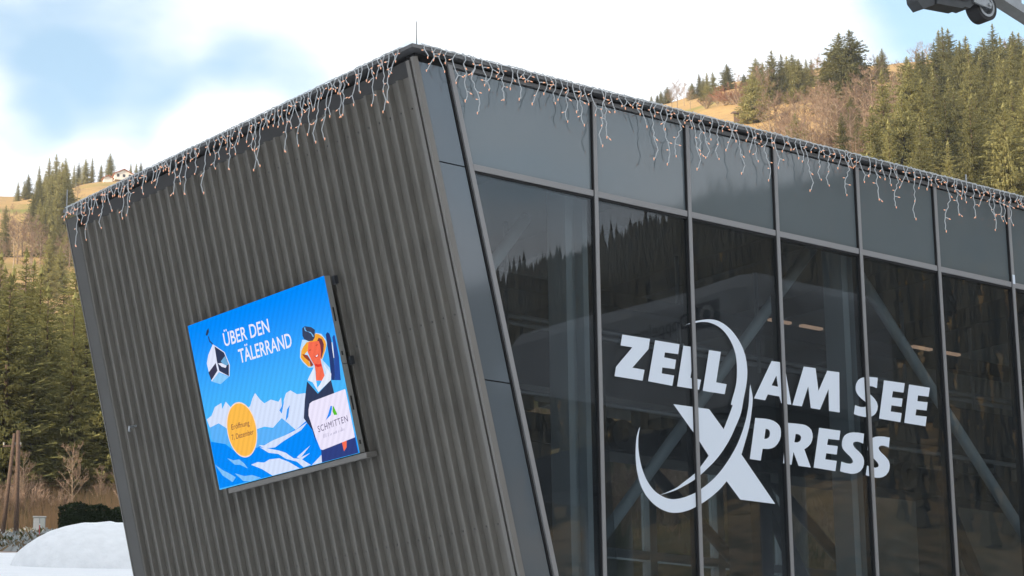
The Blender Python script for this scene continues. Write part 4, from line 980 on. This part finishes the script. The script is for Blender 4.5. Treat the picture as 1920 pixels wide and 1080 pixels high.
def to_mesh(mb_, name, material, smooth=False):
    me = bpy.data.meshes.new(name); me.from_pydata(mb_.v, [], mb_.f); me.materials.append(material)
    return me


def kindset(fn, seeds, names, m1, m2, **kw):
    res = []
    for s_ in seeds:
        a_, b_ = fn(s_, **kw); res.append((to_mesh(a_, names[0], m1), to_mesh(b_, names[1], m2)))
    return res


nd = ('trunk', 'crown')
SPR = (kindset(spruce_meshes, (1, 2, 3), nd, M['bark'], M['needles'], width=.205, levels=50, fine=.6) + kindset(spruce_meshes, (4, 5), nd, M['bark'], M['needles'], width=.25, droop=1.1, power=.64, levels=50, fine=.6)
       + kindset(spruce_meshes, (6, 7), nd, M['bark'], M['needles'], width=.165, bare=.10, levels=50, fine=.6))
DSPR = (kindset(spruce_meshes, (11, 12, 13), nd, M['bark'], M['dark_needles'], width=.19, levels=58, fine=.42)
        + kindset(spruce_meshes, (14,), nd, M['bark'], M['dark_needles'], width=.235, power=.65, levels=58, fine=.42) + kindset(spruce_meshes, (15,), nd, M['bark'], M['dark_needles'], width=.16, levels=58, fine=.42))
BARE = kindset(bare_meshes, (21, 22, 23, 24), ('trunk', 'crown'), M['pale_bark'], M['twigs'])
BUSH = kindset(bush_meshes, (31, 32, 33), ('stems', 'crown'), M['pale_bark'], M['twigs'])
RBUSH = kindset(bush_meshes, (34, 35), ('stems', 'crown'), M['pale_bark'], M['red_twigs'])


PLANTED = {}


def plant(name, meshes, x, y, h, label, cat, group, rz=None, wide=1.0):
    o = empty(name, (x, y, ground_z(x, y) - 0.1), label, cat, group)
    o.rotation_euler.z = random.uniform(0, 6.28) if rz is None else rz
    o.scale = (h * wide, h * wide, h)
    PLANTED.setdefault((label, group), []).append(o)
    for me in meshes:
        c_ = bpy.data.objects.new(me.name.split('.')[0], me); COL.objects.link(c_); c_.parent = o
    return o


def at(az, d): return CX + d * math.sin(R(az)), CY + d * math.cos(R(az))


random.seed(3)
G_RS = 'spruces on the right hillside'; L_RS = 'sunlit spruce on the right hillside beside the bare trees'
G_RR = 'spruces along the right ridge'; L_RR = 'small spruce on the skyline of the grassy right ridge'
G_LR = 'spruces on the left ridge'; L_LR = 'small dark spruce on the left skyline above the grass'
G_LF = 'tall spruces at the left edge'; L_LF = 'tall yellow-green spruce in the sunlit stand left of the ribbed wall'
G_LM = 'spruces halfway up the left hill'; L_LM = 'spruce halfway up the left hill below the skyline'
G_BR = 'bare trees on the right hillside'; L_BR = 'leafless brown tree on the right hillside'
G_BL = 'bare trees on the left hill'; L_BL = 'leafless brown tree on the left hill'
SP_R = [(522.4, 576.6, 3.5), (526.5, 578.0, 3.8), (531.9, 582.0, 5.2), (532.9, 579.7, 6.2), (514.6, 547.2, 5.7), (517.6, 546.7, 8.0), (485.8, 509.2, 8.6), (467.7, 487.4, 9.1), (486.3, 511.5, 7.2), (515.4, 530.7, 8.8), (495.1, 504.5, 6.5), (479.4, 485.8, 5.4), (472.2, 473.2, 10.7), (508.5, 506.9, 9.7), (376.0, 377.1, 12.5), (420.2, 414.3, 14.8), (428.1, 416.5, 11.9), (476.3, 461.7, 9.8), (417.5, 401.7, 11.2), (422.5, 413.0, 13.1), (468.3, 448.2, 8.2), (460.5, 438.6, 8.1), (454.9, 427.9, 7.9), (368.3, 340.4, 17.1), (374.9, 349.8, 12.7), (365.3, 334.2, 17.9), (369.9, 336.0, 11.8), (385.5, 354.6, 13.4), (462.1, 414.4, 7.1), (449.9, 401.5, 9.6), (379.6, 343.2, 9.7), (343.8, 302.7, 9.7), (373.6, 324.9, 11.3), (385.8, 330.8, 11.6), (385.5, 325.5, 15.9), (384.8, 322.0, 16.1), (373.2, 309.9, 13.5), (384.5, 316.7, 14.5), (389.8, 316.1, 13.6), (373.2, 304.2, 12.8), (395.3, 316.8, 12.8), (372.6, 296.2, 12.9), (389.4, 307.9, 13.7), (382.6, 300.1, 14.7), (388.1, 302.0, 13.6)]
BT_R = [(486.9, 524.7, 7.8), (487.2, 521.7, 6.7), (485.0, 525.2, 6.4), (457.8, 487.2, 5.6), (442.0, 458.9, 3.9), (435.5, 412.1, 8.7), (399.8, 398.0, 11.5), (327.3, 296.1, 10.7), (373.7, 334.6, 10.2), (435.7, 376.9, 9.9), (455.7, 390.8, 9.4), (357.1, 321.1, 10.4), (385.6, 338.0, 9.1), (443.8, 352.9, 10.0), (423.3, 333.9, 10.3), (349.7, 330.9, 8.6), (328.9, 319.6, 7.8), (312.4, 300.3, 9.4), (292.6, 273.5, 8.7)]
BU_R = [(439.4, 449.5, 4.9), (448.5, 465.7, 3.1), (440.4, 453.8, 4.1), (434.4, 441.2, 4.9), (441.9, 463.3, 3.2)]
SP_L = [(396.1, 810.3, 8.3), (406.7, 826.2, 6.0), (404.2, 817.8, 9.5), (411.2, 822.5, 11.2), (404.7, 804.2, 10.1), (404.8, 798.6, 9.6), (398.9, 781.2, 10.9), (405.3, 788.4, 11.3), (443.1, 849.5, 9.6), (442.4, 842.1, 10.5), (443.8, 839.0, 10.4), (447.4, 837.9, 7.4), (459.1, 851.8, 9.5), (469.9, 853.3, 5.8), (471.9, 852.1, 5.9), (473.5, 851.0, 6.6), (475.6, 849.6, 4.4), (432.7, 833.7, 9.6)]
SP_M = [(268.8, 559.8, 14.3), (322.5, 636.1, 18.3), (315.7, 618.4, 22.1), (305.0, 594.3, 20.4), (292.5, 580.6, 14.3), (310.5, 626.6, 12.3), (278.7, 555.8, 12.9), (273.4, 538.3, 14.7), (271.9, 529.4, 10.9)]
BT_L = [(278.4, 577.2, 12.5), (274.0, 559.3, 12.1), (268.2, 542.1, 12.5), (268.6, 521.5, 10.0), (262.4, 525.9, 10.0), (256.0, 528.1, 11.4), (365.0, 701.4, 6.7), (261.6, 516.7, 9.2), (249.4, 520.8, 9.0)]

for i, (x, y, h) in enumerate(SP_R):
    near = math.hypot(x - CX, y - CY) < 620
    if 10 <= i <= 10: continue
    lab, grp = (L_RS, G_RS) if near or i >= 15 else (L_RR, G_RR)
    me = SPR[3 + i % 2] if i in (9, 12, 14, 23, 31) else SPR[i % 7]
    plant('spruce', me, x, y, h * 1.05, lab, 'spruce', grp, wide=1.6)
x, y, h = SP_R[10]; plant('bare_tree', BARE[0], x, y, h, 'olive brown leafless tree between two spruces on the right ridge', 'bare tree', None)
for i, (x, y, h) in enumerate(BT_R):
    plant('bare_tree', BARE[i % 4], x, y, h * 1.08, L_BR, 'bare tree', G_BR, wide=1.25)
for i, (x, y, h) in enumerate(BU_R):
    if i == 0:
        plant('bare_bush', RBUSH[0], x, y, h * 1.2, 'reddish brown rounded bush on the grass slope below the ridge spruces', 'bush', None, wide=1.6)
    else:
        plant('bare_bush', RBUSH[i % 2] if i < 3 else BUSH[i % 3], x, y, h * 1.1, 'brown leafless bush on the upper right grass slope', 'bush', 'bushes on the grass slope', wide=1.6)
# closed stand of spruces at the far right
ROWL = ['spruce in the skyline row of the dense right stand', 'spruce in the second row of the dense right stand', 'spruce in the third row of the dense right stand',
        'spruce in the middle row of the dense right stand', 'spruce in the fifth row of the dense right stand', 'spruce in the sixth row of the dense right stand', 'spruce in the lowest row of the dense right stand']
k = 0
for row, (d, n_) in enumerate(((505, 12), (470, 12), (440, 12), (405, 12), (375, 11), (345, 10), (318, 9))):
    for j in range(n_):
        az = 48.3 + (53.2 - 48.3) * (j + random.uniform(.1, .9)) / n_ + .18 * row * (1 - j / n_) * .0
        if row >= 3: az -= 0.35 * (row - 2) * (1 - j / n_)
        x, y = at(az, d + random.uniform(-12, 12))
        plant('spruce', SPR[(k * 3 + row) % 7], x, y, random.uniform(13, 18.5) * (1 if row < 4 else 1.1), ROWL[row], 'spruce', G_RS, wide=random.uniform(1.0, 1.3)); k += 1
# brown bare wood below the grass slope
for j in range(46):
    az = random.uniform(44.9, 49.2); d = random.uniform(385, 500)
    if az > 48 and d < 430: continue
    x, y = at(az, d)
    plant('bare_tree', BARE[j % 4], x, y, random.uniform(7, 11.5), L_BR, 'bare tree', G_BR, wide=random.uniform(1.1, 1.5))
for j in range(44):
    az = random.uniform(44.6, 49.0); x, y = at(az, random.uniform(380, 520))
    plant('bare_bush', BUSH[j % 3], x, y, random.uniform(2.5, 5), 'leafless brown bush under bare trees on the right hillside', 'bush', 'bushes under the bare trees', wide=1.4)
# left ridge and left hill
for i, (x, y, h) in enumerate(SP_L):
    plant('spruce', SPR[(i * 2) % 7], x, y, h * 1.05, L_LR, 'spruce', G_LR, wide=1.15)
for i, (x, y, h) in enumerate(SP_M):
    plant('spruce', SPR[i % 7], x, y, h, L_LM, 'spruce', G_LM, wide=1.15)
for i, (x, y, h) in enumerate(BT_L):
    plant('bare_tree', BARE[i % 4], x, y, h, L_BL, 'bare tree', G_BL, wide=1.3)
for j in range(26):
    az = random.uniform(25.6, 29.6); x, y = at(az, random.uniform(400, 640))
    plant('bare_bush' if j % 2 else 'bare_tree', BUSH[j % 3] if j % 2 else BARE[j % 4], x, y, random.uniform(3, 5) if j % 2 else random.uniform(7, 11),
          'leafless brown bush on the left hill' if j % 2 else L_BL, 'bush' if j % 2 else 'bare tree', 'bushes on the left hill' if j % 2 else G_BL, wide=1.4)
for j in range(9):
    az = random.uniform(26.65, 27.7) if j % 3 else random.uniform(26.6, 29.6); x, y = at(az, random.uniform(480, 760))
    plant('spruce', SPR[j % 7], x, y, random.uniform(11, 17), L_LM, 'spruce', G_LM, wide=1.15)
ROWF = ['tall spruce in the front row of the left stand', 'tall spruce in the second row of the left stand', 'tall spruce in the middle row of the left stand',
        'tall spruce in the fourth row of the left stand', 'tall spruce in the back row of the left stand']
for j in range(16):
    az = random.uniform(26.65, 27.6); x, y = at(az, random.uniform(560, 930))
    plant('spruce', SPR[j % 7], x, y, random.uniform(12, 17), L_LM, 'spruce', G_LM, wide=1.3)
k = 0
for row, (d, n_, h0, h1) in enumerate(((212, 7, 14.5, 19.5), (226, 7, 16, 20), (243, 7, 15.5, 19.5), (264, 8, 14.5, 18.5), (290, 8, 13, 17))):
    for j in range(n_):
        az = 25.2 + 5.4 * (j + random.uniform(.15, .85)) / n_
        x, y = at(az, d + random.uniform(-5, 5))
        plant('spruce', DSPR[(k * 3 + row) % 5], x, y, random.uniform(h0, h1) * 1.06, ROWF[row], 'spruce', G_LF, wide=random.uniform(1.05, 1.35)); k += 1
for j in range(12):
    az = random.uniform(45.2, 48.6); x, y = at(az, random.uniform(375, 450))
    plant('spruce', SPR[j % 7], x, y, random.uniform(6, 10), 'young spruce among the bare trees of the right hillside', 'spruce', 'young spruces among bare trees', wide=1.25)
# hillside wood that the glass front mirrors
rr = random.Random(41); wd = MB()
for j in range(14000):
    az = rr.uniform(112, 150); d = 880 - 690 * rr.random() ** 1.5 if j % 6 else rr.uniform(835, 885)
    x, y = at(az, d); z = ground_z(x, y) - .3; h = rr.uniform(6, 11) * (1.6 if rr.random() < .06 else 1) * (.6 + .4 * min(1, d / 600)); r0 = h * rr.uniform(.13, .2)
    for lv_ in range(4):
        zb_ = z + h * (.05 + .22 * lv_); zt_ = z + h * min(1, .48 + .2 * lv_); rb = r0 * (1 - .22 * lv_); ph = rr.uniform(0, 6)
        ring_ = [(x + math.cos(ph + k * 1.2566) * rb * rr.uniform(.55, 1.2), y + math.sin(ph + k * 1.2566) * rb * rr.uniform(.55, 1.2), zb_ - rr.uniform(0, .07) * h) for k in range(5)]
        wd.add(ring_ + [(x, y, zt_)], [(k, (k + 1) % 5, 5) for k in range(5)])
tag(wd.build('hillside_wood', M['far_wood']), kind='stuff', label='dark wooded hillside mirrored in the glass front')
# slope seen through the building: bare bushes
for j in range(24):
    az = random.uniform(37.5, 50); x, y = at(az, random.uniform(90, 260))
    plant('bare_bush', BUSH[j % 3], x, y, random.uniform(1.5, 4), 'leafless bush seen through the glass building', 'bush', 'bushes behind the building', wide=1.4)
for j in range(9):
    az = random.uniform(42.5, 51); x, y = at(az, random.uniform(200, 300))
    plant('spruce', SPR[j % 7], x, y, random.uniform(8, 13), 'dark spruce seen through the glass of the building', 'spruce', 'spruces behind the building', wide=1.3)

# ------------------------------------------------------------------ things on the slopes


def house(name, x, y, w, d, hw, hr, rz, label, cat, wallm, roofm, wins=True):
    z = ground_z(x, y) - .4
    o = empty(name, (x, y, z), label, cat)
    o.rotation_euler.z = rz
    def part(mb_, nm, mt, par=None):
        me = bpy.data.meshes.new(nm); me.from_pydata(mb_.v, [], mb_.f); me.materials.append(mt)
        c_ = bpy.data.objects.new(nm, me); COL.objects.link(c_); c_.parent = par or o; return c_
    wm = MB(); wm.prism([(-w / 2, -d / 2, 0), (w / 2, -d / 2, 0), (w / 2, -d / 2, hw), (0, -d / 2, hw + hr - .15), (-w / 2, -d / 2, hw)], (0, d, 0)); wl = part(wm, 'wall', wallm)
    for sg in (-1, 1):
        rm = MB(); e = .6
        rm.prism([(0, -d / 2 - e, hw + hr), (sg * (w / 2 + e), -d / 2 - e, hw - e * hr / (w / 2)), (sg * (w / 2 + e), -d / 2 - e, hw - e * hr / (w / 2) + .22), (0, -d / 2 - e, hw + hr + .22)], (0, d + 2 * e, 0))
        part(rm, 'roof', roofm)
    if wins:
        for k_ in range(3):
            m3 = MB(); m3.box(-w / 2 + .8 + k_ * (w - 2.6) / 2, -w / 2 + 1.8 + k_ * (w - 2.6) / 2, -d / 2 - .06, -d / 2 + .05, 1.2, 2.4); part(m3, 'window', M['pane_dark'])
        m3 = MB(); m3.box(-.3, .3, d / 2 - 2, d / 2 - 1.4, hw + .5, hw + hr + 1.0); part(m3, 'chimney', M['white_wall'])
    return o


house('farmhouse', 455.2, 833.4, 7.5, 6, 2.6, 1.9, R(-20), 'white walled farmhouse with reddish roof on the left ridge skyline', 'house', M['white_wall'], M['red_roof'])
house('barn', 446.0, 829.5, 3.6, 3.4, 1.9, 1.0, R(-20), 'low white outbuilding beside the farmhouse on the left ridge', 'outbuilding', M['white_wall'], M['red_roof'], False)
house('hay_hut', 379.1, 384.5, 3.0, 3.0, 2.6, .8, R(30), 'narrow dark brown wooden hut beside the tall spruce on the right grass slope', 'hut', M['wood'], M['wood'], False)
house('field_shelter', 392.0, 410.0, 3.4, 2.4, 1.3, .5, R(-40), 'low pale roofed shelter on the grass slope just above the roof edge', 'hut', M['wood'], M['concrete'], False)
house('storage_shed', 20.6, 19.5, 4.6, 4.0, 3.0, 1.4, R(35), 'shed with rusty brown roof seen through the lower glass panes', 'shed', M['wood'], M['brownroof'], False).location.z = 3.6

# two-legged wooden pole
px_, py_ = 61.3, 132.8; pz = ground_z(px_, py_)
wp = empty('wooden_pole', (px_, py_, pz), 'brown two-legged wooden utility pole at the left edge before the trees', 'utility pole')
rgt = c_right
def pw(a_, z): return Vector((px_, py_, pz)) + Vector((rgt.x, rgt.y, 0)) * a_ + Vector((0, 0, z))
MB().tube([pw(-.55, -.3), pw(.05, 7.2)], [.17, .12], 9).build('leg', M['wood'], wp, smooth=True)
MB().tube([pw(.42, -.3), pw(.3, 7.4)], [.19, .14], 9).build('leg', M['wood'], wp, smooth=True)
MB().bar(pw(-.5, 3.5), pw(.5, 3.5), .12, .16).build('brace_board', M['wood'], wp)
MB().bar(pw(-.75, 6.3), pw(.55, 6.3), .1, .12).build('crossarm', M['wood'], wp)
for a_ in (-.68, .1, .5):
    MB().tube([pw(a_, 6.36), pw(a_, 6.55)], [.05, .07], 7).build('insulator', M['cabinet'], wp)
# cabinet, marker stake, hedge
bx_, by_ = at(27.12, 181); bz = ground_z(bx_, by_)
cb = empty('electric_cabinet', (bx_, by_, bz), 'small grey metal cabinet standing beside the wooden pole', 'cabinet')
cb.rotation_euler.z = R(-27)
def cpart(mb_, nm, mt):
    me = bpy.data.meshes.new(nm); me.from_pydata(mb_.v, [], mb_.f); me.materials.append(mt); c_ = bpy.data.objects.new(nm, me); COL.objects.link(c_); c_.parent = cb
cpart(MB().box(-.45, .45, -.2, .2, -.3, 1.25), 'case', M['boxgrey']); cpart(MB().box(-.5, .5, -.26, .25, 1.25, 1.33), 'lid', M['galv'])
cpart(MB().box(-.4, -.02, -.225, -.201, .1, 1.2), 'door', M['galv']); cpart(MB().box(.02, .4, -.225, -.201, .1, 1.2), 'door', M['boxgrey'])
sx_, sy_ = at(27.13, 163); sz = ground_z(sx_, sy_)
st = empty('marker_stake', (sx_, sy_, sz), 'thin red marker stake in front of the grey cabinet', 'stake')
MB().tube([(sx_, sy_, sz - .2), (sx_, sy_, sz + .9)], .035, 6).build('stake', M['red'], st)
MB().tube([(sx_, sy_, sz + .901), (sx_, sy_, sz + 1.0)], .037, 6).build('reflector', M['white_wall'], st)

h0 = at(27.72, 160); h1 = at(30.6, 166)
hedge = empty('hedge', (h0[0], h0[1], ground_z(*h0)), 'clipped dark green hedge behind the snow mound', 'hedge')
A = Vector((h0[0], h0[1], 0)); B = Vector((h1[0], h1[1], 0)); dirv = (B - A).normalized(); nrmv = Vector((dirv.y, -dirv.x, 0))
rr = random.Random(9); lv = MB(); stem = MB(); LH = (B - A).length
for k in range(9000):
    u = rr.uniform(0, LH); fz = rr.random(); face = rr.random()
    q = A + dirv * u
    zg = ground_z(q.x, q.y)
    hh = 2.15 + .15 * math.sin(u * 1.3) + .12 * math.sin(u * 3.1)
    if face < .6: off = .7 + rr.uniform(-.12, .06); z = fz * hh
    elif face < .75: off = -.7; z = fz * hh
    else: off = rr.uniform(-.7, .7); z = hh + rr.uniform(-.1, .05)
    p = q + nrmv * off + Vector((0, 0, zg + z))
    if rr.random() < .12: p = A + dirv * rr.uniform(-.08, .05) + nrmv * rr.uniform(-.7, .7) + Vector((0, 0, ground_z(A.x, A.y) + fz * hh))
    v1 = Vector((rr.uniform(-1, 1), rr.uniform(-1, 1), rr.uniform(-.3, 1))).normalized() * .16; v2 = v1.cross(Vector((rr.uniform(-1, 1), rr.uniform(-1, 1), rr.uniform(-1, 1)))).normalized() * .08
    lv.add([p - v2, p + v2, p + v1], [(0, 1, 2)])
lv.build('foliage', M['hedge'], hedge)
for k in range(12):
    q = A + dirv * (LH * (k + .5) / 12); zg = ground_z(q.x, q.y); stem.tube([(q.x, q.y, zg - .2), (q.x, q.y, zg + 1.8)], [.08, .03], 6)
core = MB()
for k in range(12):
    q0 = A + dirv * (LH * k / 12); q1 = A + dirv * (LH * (k + 1) / 12)
    z0_, z1_ = ground_z(q0.x, q0.y), ground_z(q1.x, q1.y)
    core.hexa([q0 - nrmv * .55 + Vector((0, 0, z0_ - .2)), q1 - nrmv * .55 + Vector((0, 0, z1_ - .2)), q1 + nrmv * .55 + Vector((0, 0, z1_ - .2)), q0 + nrmv * .55 + Vector((0, 0, z0_ - .2)),
               q0 - nrmv * .55 + Vector((0, 0, z0_ + 1.9)), q1 - nrmv * .55 + Vector((0, 0, z1_ + 1.9)), q1 + nrmv * .55 + Vector((0, 0, z1_ + 1.9)), q0 + nrmv * .55 + Vector((0, 0, z0_ + 1.9))])
core.build('inner_growth', M['hedge'], hedge)

# dry tan stalks and scrub on the bank under the tall spruces
rr = random.Random(17); br = MB()
for k in range(16000):
    az = rr.uniform(25.2, 30.8); d = rr.uniform(186, 214); x, y = at(az, d); zg = ground_z(x, y)
    h = rr.uniform(.5, 2.6) * (0.6 + .8 * abs(vnoise(x / 3, y / 3, 5) * 2)); lean_ = Vector((rr.uniform(-.25, .25), rr.uniform(-.25, .25), 1)) * h
    b0 = Vector((x, y, zg - .1)); sv = Vector((rgt.x, rgt.y, 0)) * rr.uniform(.015, .04)
    br.cur = 0 if vnoise(x / 1.7, y / 1.7, 4) + rr.uniform(-.15, .15) > -.05 else (1 if rr.random() < .6 else 2)
    br.add([b0 - sv, b0 + sv, b0 + lean_], [(0, 1, 2)])
tag(br.build('dry_undergrowth', [M['dry_brush'], M['dead_growth'], M['dark_growth']]), kind='stuff', label='tan dry stalks and scrub on the bank under the spruces')
for j in range(9):
    az = random.uniform(25.5, 30.2); x, y = at(az, random.uniform(198, 208))
    plant('bare_tree', BARE[j % 4], x, y, random.uniform(3, 6), 'thin leafless sapling below the tall left spruces', 'sapling', 'saplings on the bank', wide=.9)

# dead growth on the slope behind the building
rr = random.Random(23); br = MB()
for k in range(30000):
    az = rr.uniform(35.5, 52); d = 62 + 260 * rr.random() ** 1.3; x, y = at(az, d); zg = ground_z(x, y)
    h = rr.uniform(.25, 1.0) * (0.5 + 1.6 * abs(vnoise(x / 4, y / 4, 6) * 2)) * (1 + d / 300); lean_ = Vector((rr.uniform(-.5, .5), rr.uniform(-.5, .5), 1)) * h
    b0 = Vector((x, y, zg - .05)); sv = Vector((rgt.x, rgt.y, 0)) * h * rr.uniform(.05, .22)
    br.cur = 0 if vnoise(x / 9, y / 9, 2) > -.08 else 1
    br.add([b0 - sv, b0 + sv, b0 + lean_], [(0, 1, 2)])
tag(br.build('slope_undergrowth', [M['dead_growth'], M['dark_growth']]), kind='stuff', label='brown dead growth on the slope seen through the glass building')

for j in range(9):
    az = random.uniform(25.5, 29.8); x, y = at(az, random.uniform(190, 206))
    plant('bare_bush', BUSH[j % 3], x, y, random.uniform(1.6, 3.2), 'brown leafless bush on the bank below the left spruces', 'bush', 'bushes on the bank', wide=1.1)
# frosted tussocks on the bank beyond the piste
rr = random.Random(29); br = MB()
for k in range(9000):
    az = rr.uniform(25.2, 29.2); d = rr.uniform(124, 187); x, y = at(az, d)
    lump = vnoise(x / 2.2, y / 2.2, 12) + .5
    if rr.random() > lump * 1.25: continue
    zg = ground_z(x, y); h = rr.uniform(.12, .45) * (.4 + lump); lean_ = Vector((rr.uniform(-.9, .9), rr.uniform(-.9, .9), 1)) * h
    b0 = Vector((x, y, zg - .03)); sv = Vector((rgt.x, rgt.y, 0)) * h * rr.uniform(.25, .7)
    br.cur = 0 if rr.random() < .5 else 1 if rr.random() < .6 else 2
    br.add([b0 - sv, b0 + sv, b0 + lean_], [(0, 1, 2)])
tag(br.build('bank_grass', [M['frosted_grass'], M['dead_growth'], M['dark_growth']]), kind='stuff', label='frosted tussocks of grass on the bank beyond the snow')

# heap of snow
sn = MB(); nu, nv = 110, 34
scx, scy = at(28.7, 92); szz = ground_z(scx, scy)
ru = random.Random(2)
for j in range(nv + 1):
    for i in range(nu):
        a_ = 2 * math.pi * i / nu; q_ = j / nv
        rx = 3.5 * math.sin(q_ * math.pi / 2) ** .9; hh = 1.8 * (math.cos(q_ * math.pi / 2) ** 1.15)
        wob = 1 + .10 * vnoise(math.cos(a_) * 2 + 9, math.sin(a_) * 2 + q_ * 3, 4)
        ex = Vector((rgt.x, rgt.y, 0)); ey = Vector((-rgt.y, rgt.x, 0))
        p = Vector((scx, scy, 0)) + ex * (math.cos(a_) * rx * wob) + ey * (math.sin(a_) * rx * .8 * wob)
        zg = ground_z(p.x, p.y)
        sn.v.append((p.x, p.y, zg - .12 + hh + (.12 * vnoise(p.x * 1.3, p.y * 1.3, 8) + .05 * vnoise(p.x * 4, p.y * 4, 9)) * (1 - q_ * .6)))
for j in range(nv):
    for i in range(nu):
        sn.f.append((j * nu + i, j * nu + (i + 1) % nu, (j + 1) * nu + (i + 1) % nu, (j + 1) * nu + i)); sn.mi.append(0)
snow = sn.build('snow_mound', mat('packed_snow', (0.82, 0.84, 0.86), 0.75, 0, .2, noise=(2.2, .05), bump=(3.5, .6, .12)), None, smooth=True)
tag(snow, 'smooth white heap of snow beside the far end of the ribbed wall', 'snow heap')

# which one of its row: counted from the left as the photograph shows them
ORD = ['first', 'second', 'third', 'fourth', 'fifth', 'sixth', 'seventh', 'eighth', 'ninth', 'tenth', 'eleventh', 'twelfth', 'thirteenth', 'fourteenth', 'fifteenth', 'sixteenth',
       'seventeenth', 'eighteenth', 'nineteenth', 'twentieth']
def ordw(i_):
    if i_ < 20: return ORD[i_]
    tens = ['twenty', 'thirty', 'forty', 'fifty', 'sixty'][i_ // 10 - 2 + (1 if i_ % 10 == 9 else 0)]
    return {20: 'twentieth', 30: 'thirtieth', 40: 'fortieth', 50: 'fiftieth', 60: 'sixtieth'}[i_ + 1] if i_ % 10 == 9 else tens + '-' + ORD[i_ % 10]
for (lab, grp), lst in PLANTED.items():
    if len(lst) < 2: continue
    lst.sort(key=lambda o_: math.atan2(o_.location.x - CX, o_.location.y - CY))
    for i_, o_ in enumerate(lst):
        o_['label'] = lab + (', leftmost' if i_ == 0 else ', rightmost' if i_ == len(lst) - 1 else ', %s from the left' % ordw(i_))

# thin valley haze
hz = MB().box(-2250, 2250, -2250, 2250, -3, 338).build('haze', bpy.data.materials.new('haze'))
tag(hz, kind='stuff')
hm = hz.data.materials[0]; hm.use_nodes = True; ht_ = hm.node_tree; ht_.nodes.clear()
ho = ht_.nodes.new('ShaderNodeOutputMaterial'); hv = ht_.nodes.new('ShaderNodeVolumePrincipled')
hv.inputs['Color'].default_value = (0.86, 0.92, 1.0, 1); hv.inputs['Density'].default_value = 0.00013; hv.inputs['Anisotropy'].default_value = 0.3
ht_.links.new(hv.outputs[0], ho.inputs['Volume'])
scene.cycles.volume_bounces = 0
